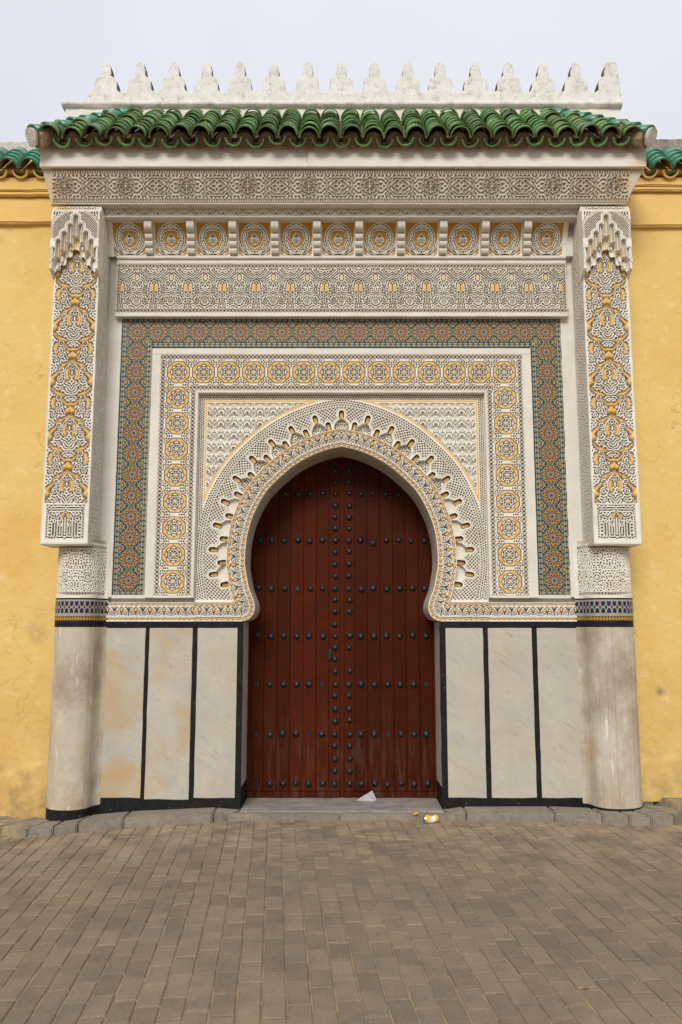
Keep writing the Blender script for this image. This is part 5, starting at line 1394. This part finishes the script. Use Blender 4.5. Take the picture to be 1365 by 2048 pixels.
for s in (-1, 1):
    x0_, x1_ = (-7.5, -2.30) if s < 0 else (2.34, 7.5)
    wl = tag(empty('yellow_wall', ((x0_ + x1_) / 2, WY, 0)), 'yellow limewashed wall %s of the white gateway, %s' % (('left', 'with a round dirt stain and a shallow base') if s < 0 else ('right', 'with a grey chipped spot and a high kerb at its foot')), 'wall')
    o0 = Vector(wl.location)
    def WL(o): o.parent = wl; o.location = Vector(o.location) - o0; return o
    zb_ = -.10 if s < 0 else .10
    z_l2 = zat(450 if s < 0 else 456, WY); z_l1 = zat(394 if s < 0 else 384, WY - .05); ztop = zat(350, .12)
    WL(link('wall_face', wallgrid('wall_face', x0_, x1_, zb_, z_l2 + .02, WY, 'yellow')))
    WL(box('wall_core', None, 'yellowplain', x0_, x1_, WY + .03, WY + .5, zb_, ztop, 0))
    WL(box('wall_frieze', None, 'yellowplain', x0_, x1_, WY - .045, WY + .3, z_l2, z_l1, .012, .003))
    WL(box('wall_ledge', None, 'yellowplain', x0_, x1_, WY - .085, WY + .3, z_l1, z_l1 + .035, .008, .003))
    WL(box('wall_cornice', None, 'yellowplain', x0_, x1_, WY - .10, WY + .3, z_l1 + .036, ztop - .03, .01, .003))
    cy, czz = .02, zat(343, .02)
    sl2 = radians(47); d2 = Vector((0, cos(sl2), sin(sl2))); n2 = Vector((0, -sin(sl2), cos(sl2)))
    pitch = .19; nn = int((abs(x1_ - x0_)) / pitch)
    bm = bmesh.new(); vv = [bm.verts.new(p) for p in ((x0_, cy + .045, czz + .035), (x1_, cy + .045, czz + .035), (x1_, cy + .30, czz + .30), (x0_, cy + .30, czz + .30), (x0_, cy + .6, czz - .03), (x1_, cy + .6, czz - .03), (x1_, cy + .6, czz + .30), (x0_, cy + .6, czz + .30))]
    for f_ in ((0, 1, 2, 3), (0, 4, 5, 1), (3, 2, 6, 7)): bm.faces.new([vv[i] for i in f_])
    WL(link('coping_bed', bm_mesh('coping_bed', bm, ['yellowplain'])))
    xs0 = (-2.62) if s < 0 else 2.70
    for i in range(12):
        xc = xs0 + s * pitch * i
        for k in range(4):
            p = Vector((xc + R.uniform(-.004, .004), cy, czz + .01)) + d2 * (.085 * k) + n2 * .02
            WL(link('coping_tile', R.choice(covy), None, p, (sl2 - .12, R.uniform(-.04, .04), R.uniform(-.04, .04))))
        t_ = barrel('mortar_scallop', .10, .074, .070, th=.016, flip=True, mats=('yellowplain', 'green2')) if i == 0 else t_
        WL(link('pan_tile', t_, None, (xc + s * pitch / 2, cy + .02, czz + .03), (sl2 - .35, 0, 0)))
    rw = box('rear_wall', None, 'greywall' if s > 0 else 'greywall_light', x0_ + (0 if s < 0 else -.3), x1_ - (0 if s > 0 else -.3), .34, .6, 5.4, zat(277 if s > 0 else 283, .34), .012, .006)
    tag(rw, 'weathered %s wall top rising above the green coping tiles on the %s' % (('dark grey', 'right') if s > 0 else ('pale grey', 'left')), 'wall')

# ================================================================== GROUND
def zg(x, y=0):
    t = max(0., min(1.9, -.55 - x)); return .034 - .045 * t * (t / (t + .25) if t > 0 else 0)
pave = bpy.data.objects.new('pavement', None)
n = 60; gx = np.linspace(-9, 9, n + 1); gy = np.linspace(-14, .4, 30)
Xg, Yg = np.meshgrid(gx, gy); Zg = np.vectorize(zg)(Xg) - .0065
pm = link('pavement', grid(np.stack([Xg, Yg, Zg], -1), np.zeros((29, n), int), ['sand'], 'pavement', smooth=True)); tag(pm, 'brown concrete block pavement with sandy joints in front of the gateway', 'pavement', kind='structure')
bm = bmesh.new(); gv = [bm.verts.new(p) for p in ((-150, -150, -.20), (150, -150, -.20), (150, 150, -.20), (-150, 150, -.20))]; bm.faces.new(gv)
tag(link('ground', bm_mesh('ground', bm, ['sand'])), 'sandy ground beyond the pavement', 'ground', kind='structure')
# pavers: 10 x 20 cm, courses running towards the viewer, turned 4.6 degrees
pa = radians(4.6); ux = Vector((cos(pa), sin(pa), 0)); uy = Vector((-sin(pa), cos(pa), 0))
def paver_mesh(seed, w=.097, l=.2):
    js = random.Random(seed); bm = bmesh.new(); bm_box(bm, -w / 2 + .0016, w / 2 - .0016, -l / 2 + .0045, l / 2 - .0045, -.05, 0, 0)
    tops = [v for v in bm.verts if v.co.z > -.001]
    bmesh.ops.bevel(bm, geom=[e for e in bm.edges if all(v in tops for v in e.verts)], offset=.0045, segments=1, affect='EDGES')
    for v in bm.verts: v.co += Vector((js.uniform(-.0012, .0012), js.uniform(-.0012, .0012), js.uniform(-.0006, .0006)))
    return bm_mesh('paving_stone', bm, ['paver'])
PVM = [paver_mesh(i) for i in range(8)]
def blocked(x, y):
    if y > .12: return True
    if -2.75 < x < -1.9 and y > -.33: return True
    if 1.85 < x < 2.68 and y > -.33: return True
    if -2.0 < x < 2.0 and y > -.19: return True
    return False
cand = []
cwid = .1015; clen = .2035
for i in range(-75, 76):
    off = R.choice((0, .5, .5, 0, .5)) * clen + R.uniform(-.03, .03) if False else ((i % 2) * .5 * clen + .028 * sin(i * 1.7) + R.uniform(-.012, .012))
    for j in range(-62, 8):
        c = ux * (i * cwid + R.uniform(-.0015, .0015)) + uy * (j * clen + off) + Vector((.0, -.3, 0))
        if abs(c.x) > 6.5 or c.y < -11.5: continue
        if blocked(c.x, c.y): continue
        cand.append(c)
def vis(c):
    zc = (c.y + CD) * cos(TH) - CZ * sin(TH)
    if zc <= .5: return -1
    px = 682.5 + c.x * F_PX / zc; yy = (-CZ * cos(TH) - (c.y + CD) * sin(TH)) / zc * F_PX
    return 1 if (-20 < px < 1385 and yy > -1050) else -1
inview = sorted([c for c in cand if vis(c) > 0], key=lambda c: c.y)
near_ = inview[:300]; ids = {id(c) for c in near_}
def pose(c):
    zt_ = zg(c.x) + R.uniform(-.0025, .0025); slp = (zg(c.x + .05) - zg(c.x - .05)) / .1
    return Matrix.Translation((c.x, c.y, zt_)) @ Matrix.Rotation(pa + R.uniform(-.012, .012), 4, 'Z') @ Matrix.Rotation(-math.atan(slp) + R.uniform(-.006, .006), 4, 'Y') @ Matrix.Rotation(R.uniform(-.018, .018), 4, 'X')
for c in near_:
    o = link('paving_stone', R.choice(PVM), pm); o.matrix_world = pose(c)
rest = [c for c in cand if id(c) not in ids]
base = []
for me_ in PVM:
    v = np.array([tuple(x.co) for x in me_.vertices]); fcs = [list(p.vertices) for p in me_.polygons]; base.append((v, fcs))
VV, FF, TT, o_ = [], [], [], 0
for c in rest:
    v, fcs = R.choice(base); Mx = np.array(pose(c)); w = v @ Mx[:3, :3].T + Mx[:3, 3]; VV.append(w); tone = R.random()
    for f_ in fcs: FF.append([a + o_ for a in f_]); TT.append(tone)
    o_ += len(v)
me_ = bpy.data.meshes.new('far_pavers'); me_.from_pydata(np.concatenate(VV).tolist(), [], FF); me_.materials.append(M['paver'])
at_ = me_.attributes.new('tone', 'FLOAT', 'FACE'); at_.data.foreach_set('value', np.array(TT, np.float32))
fp = link('paving_stones', me_, pm); fp['kind'] = 'stuff'
# kerb
kerb = tag(empty('kerb', (0, -.2, 0)), 'low grey granite kerb following the foot of the gateway', 'kerb', kind='structure')
def kstone(outer, inner, zt_, zb_, mname='granite', bev=.010):
    "outer/inner: two plan points each"
    bm = bmesh.new(); (a, b), (c, d) = outer, inner
    top = [bm.verts.new((p[0], p[1], z)) for p, z in ((a, zt_[0]), (b, zt_[1]), (d, zt_[1] + .006), (c, zt_[0] + .006))]
    bot = [bm.verts.new((p[0], p[1] - (.012 if i < 2 else 0), zb_)) for i, p in enumerate((a, b, d, c))]
    bm.faces.new(top); bm.faces.new(bot[::-1])
    for i in range(4): bm.faces.new((top[i], top[(i + 1) % 4], bot[(i + 1) % 4], bot[i]))
    bmesh.ops.recalc_face_normals(bm, faces=bm.faces[:]); bmesh.ops.bevel(bm, geom=bm.edges[:], offset=bev, segments=2, affect='EDGES')
    for v in bm.verts: v.co += Vector((R.uniform(-.002, .002), R.uniform(-.002, .002), R.uniform(-.002, .002)))
    o = link('kerb_stone', bm_mesh('kerb_stone', bm, [mname]), kerb); o.location = (0, .2, 0); return o
gpx = .004
def chain_k(pts, inn, tops, zb_):
    for i in range(len(pts) - 1):
        a, b = Vector(pts[i]), Vector(pts[i + 1]); t = (b - a).normalized() * gpx; c, d = Vector(inn[i]), Vector(inn[i + 1]); t2 = (d - c); t2 = t2.normalized() * gpx * .5 if t2.length > .02 else Vector((0, 0))
        kstone((a + t, b - t), (c + t2, d - t2), (tops[i], tops[i + 1]), zb_)
chain_k([(-2.72, -.16), (-2.60, -.33), (-2.37, -.395), (-2.18, -.385), (-2.02, -.31), (-1.69, -.235), (-1.0, -.20), (-.845, -.085)],
        [(-2.46, -.02), (-2.40, -.06), (-2.25, -.15), (-2.15, -.15), (-1.98, -.08), (-1.69, .0), (-1.0, .0), (-.80, .0)], [.022, .024, .028, .034, .05, .06, .088, .070], -.14)
chain_k([(.845, -.085), (.98, -.20), (1.66, -.24), (2.02, -.27), (2.20, -.35), (2.36, -.365), (2.55, -.33), (2.68, -.20)],
        [(.80, .0), (.98, .0), (1.66, .0), (1.98, -.08), (2.15, -.15), (2.25, -.15), (2.40, -.06), (2.46, .0)], [.070, .094, .097, .10, .104, .106, .108, .115], -.06)
chain_k([(-7.2, .06), (-4.9, .06), (-3.6, .06), (-2.72, .06)], [(-7.2, .24), (-4.9, .24), (-3.6, .24), (-2.6, .24)], [-.02] * 4, -.14)
chain_k([(2.74, .035), (3.4, .035), (4.6, .035), (7.2, .035)], [(2.6, .25), (3.4, .25), (4.6, .25), (7.2, .25)], [.125] * 4, -.06)
# soil patches in the corners by the walls
for nm_, cx_, cy_, rx_, ry_, zz in (('soil', 2.62, -.02, .12, .10, .05),):
    t_ = bmesh.new(); bmesh.ops.create_grid(t_, x_segments=10, y_segments=8, size=1)
    for v in t_.verts:
        r = hypot(v.co.x, v.co.y); v.co = Vector((cx_ + v.co.x * rx_, cy_ + v.co.y * ry_, zg(cx_) + .03 * max(0, 1 - r * r) + R.uniform(-.004, .004)))
    o = tag(link('soil', bm_mesh('soil', t_, ['dirt'], smooth=True)), 'dark soil gathered at the foot of the right wall', 'soil', kind='stuff')
# threshold and step
st = tag(empty('door_step', (X0, -.05, 0)), 'worn grey stone threshold and step in front of the red door', 'step')
tz = .082
for nm_, a in (('threshold_slab', (-.815, .815, -.075, DY + .03, -.05, tz, 'threshold')),):
    box(nm_, st, a[6], *a[:6], .008, .002).location = (0, .05, 0)
xs = [-.86, .30, .86]
for a_, b_ in ((-.90, -.02), (-.014, .90)):
    box('step_stone', st, 'granite', a_, b_, -.170, -.080, -.05, tz - .010, .012, .003).location = (0, .05, 0)

# ================================================================== LITTER
# crushed can
cxw, czw = at(862, 1641, -.28)
t_ = bmesh.new(); nA, nL = 22, 12; rowsv = []
for j in range(nL + 1):
    t = j / nL; rr_ = .031
    if t < .06: rr_ = .026 + .005 * t / .06
    if t > .93: rr_ = .031 - .004 * (t - .93) / .07
    ro = []
    for i in range(nA):
        a = 2 * pi * i / nA; cr = 1 - .42 * math.exp(-((t - .62) / .16) ** 2) * (.5 + .5 * cos(a - 1.0)) - .10 * sin(a * 3 + t * 9) * math.exp(-((t - .55) / .25) ** 2)
        ro.append(t_.verts.new((t * .112 - .056, rr_ * cr * cos(a), rr_ * cr * sin(a))))
    rowsv.append(ro)
for j in range(nL):
    for i in range(nA):
        f_ = t_.faces.new((rowsv[j][i], rowsv[j][(i + 1) % nA], rowsv[j + 1][(i + 1) % nA], rowsv[j + 1][i]))
        f_.material_index = 1 if (1 <= j < 8 and (i + j) % nA < 14) or j in (9, 10) else 0
        if j in (0, nL - 1): f_.material_index = 2
can = tag(empty('drink_can', (cxw, -.27, zg(cxw) + .031)), 'crushed yellow and white drink can lying beside the door step', 'can'); can.rotation_euler = (0, -.02, radians(14))
link('can_body', bm_mesh('can_body', t_, ['canwhite', 'canyellow', 'alu'], smooth=True), can)
t_ = bmesh.new(); bmesh.ops.create_cone(t_, cap_ends=True, segments=22, radius1=.0255, radius2=.0255, depth=.002, matrix=Matrix.Translation((-.054, 0, 0)) @ Matrix.Rotation(pi / 2, 4, 'Y'))
link('can_lid', bm_mesh('can_lid', t_, ['alu']), can)
t_ = bmesh.new(); bmesh.ops.create_cone(t_, cap_ends=True, segments=14, radius1=.0095, radius2=.0095, depth=.002, matrix=Matrix.Translation((-.0555, -.003, -.004)) @ Matrix.Rotation(pi / 2, 4, 'Y'))
link('can_opening', bm_mesh('can_opening', t_, ['black']), can)
def scrap(name, label, cat, m, pts, thick=.001):
    bm = bmesh.new(); a = [bm.verts.new(p) for p in pts[0]]
    for f_ in pts[1]: bm.faces.new([a[i] for i in f_])
    c = sum((Vector(p) for p in pts[0]), Vector()) / len(pts[0])
    for v in bm.verts: v.co -= c
    r = bmesh.ops.solidify(bm, geom=bm.faces[:], thickness=thick)
    return tag(link(name, bm_mesh(name, bm, [m]), None, c), label, cat)
px_, _ = at(740, 1590, .33)
scrap('paper_sheet', 'folded white paper leaning against the foot of the red door', 'paper', 'paper',
      ([(px_ - .115, .30, tz + .002), (px_ + .035, .26, tz + .002), (px_ + .058, .30, tz + .003), (px_ + .024, .37, tz + .070), (px_ - .03, .34, tz + .045), (px_ - .002, .31, tz + .030)], [(0, 5, 4), (0, 1, 5), (1, 2, 5), (2, 3, 5), (5, 3, 4)]))
yx, _ = at(833, 1632, -.22)
t_ = bmesh.new(); bm_box(t_, -.017, .017, -.012, .012, 0, .014, .004)
for v in t_.verts: v.co.z += .004 * sin(v.co.x * 120)
tag(link('plastic_cap', bm_mesh('plastic_cap', t_, ['canyellow']), None, (yx, -.185, tz - .003)), 'small yellow plastic scrap on the step left of the can', 'scrap')
for k, (px_, py_, lab) in enumerate(((530, 1716, 'small dry leaf on the pavement left of the other fallen leaf'), (550, 1716, 'curled orange leaf on the pavement below the door, right of a smaller one'), (168, 1662, 'tiny dry leaf against the left end of the kerb'), (1203, 1830, 'pale leaf scrap on the pavement in the right half'), (1172, 1970, 'light brown leaf scrap near the lower right of the pavement'))):
    dd_ = 1.5 / tan(atan((py_ - 1024) / F_PX) - TH); lx = at(px_, py_, dd_ - CD)[0]; ly = dd_ - CD
    r_ = .014 if k != 1 else .020
    scrap('leaf', lab, 'leaf', 'leaf', ([(lx - r_, ly, zg(lx) + .003), (lx, ly - r_ * .5, zg(lx) + .002), (lx + r_, ly + r_ * .3, zg(lx) + .009), (lx, ly + r_ * .5, zg(lx) + .007)], [(0, 1, 3), (1, 2, 3)]))
print('tris unique', sum(sum(len(p.vertices) - 2 for p in me.polygons) for me in bpy.data.meshes if len(me.polygons) < 60000) )
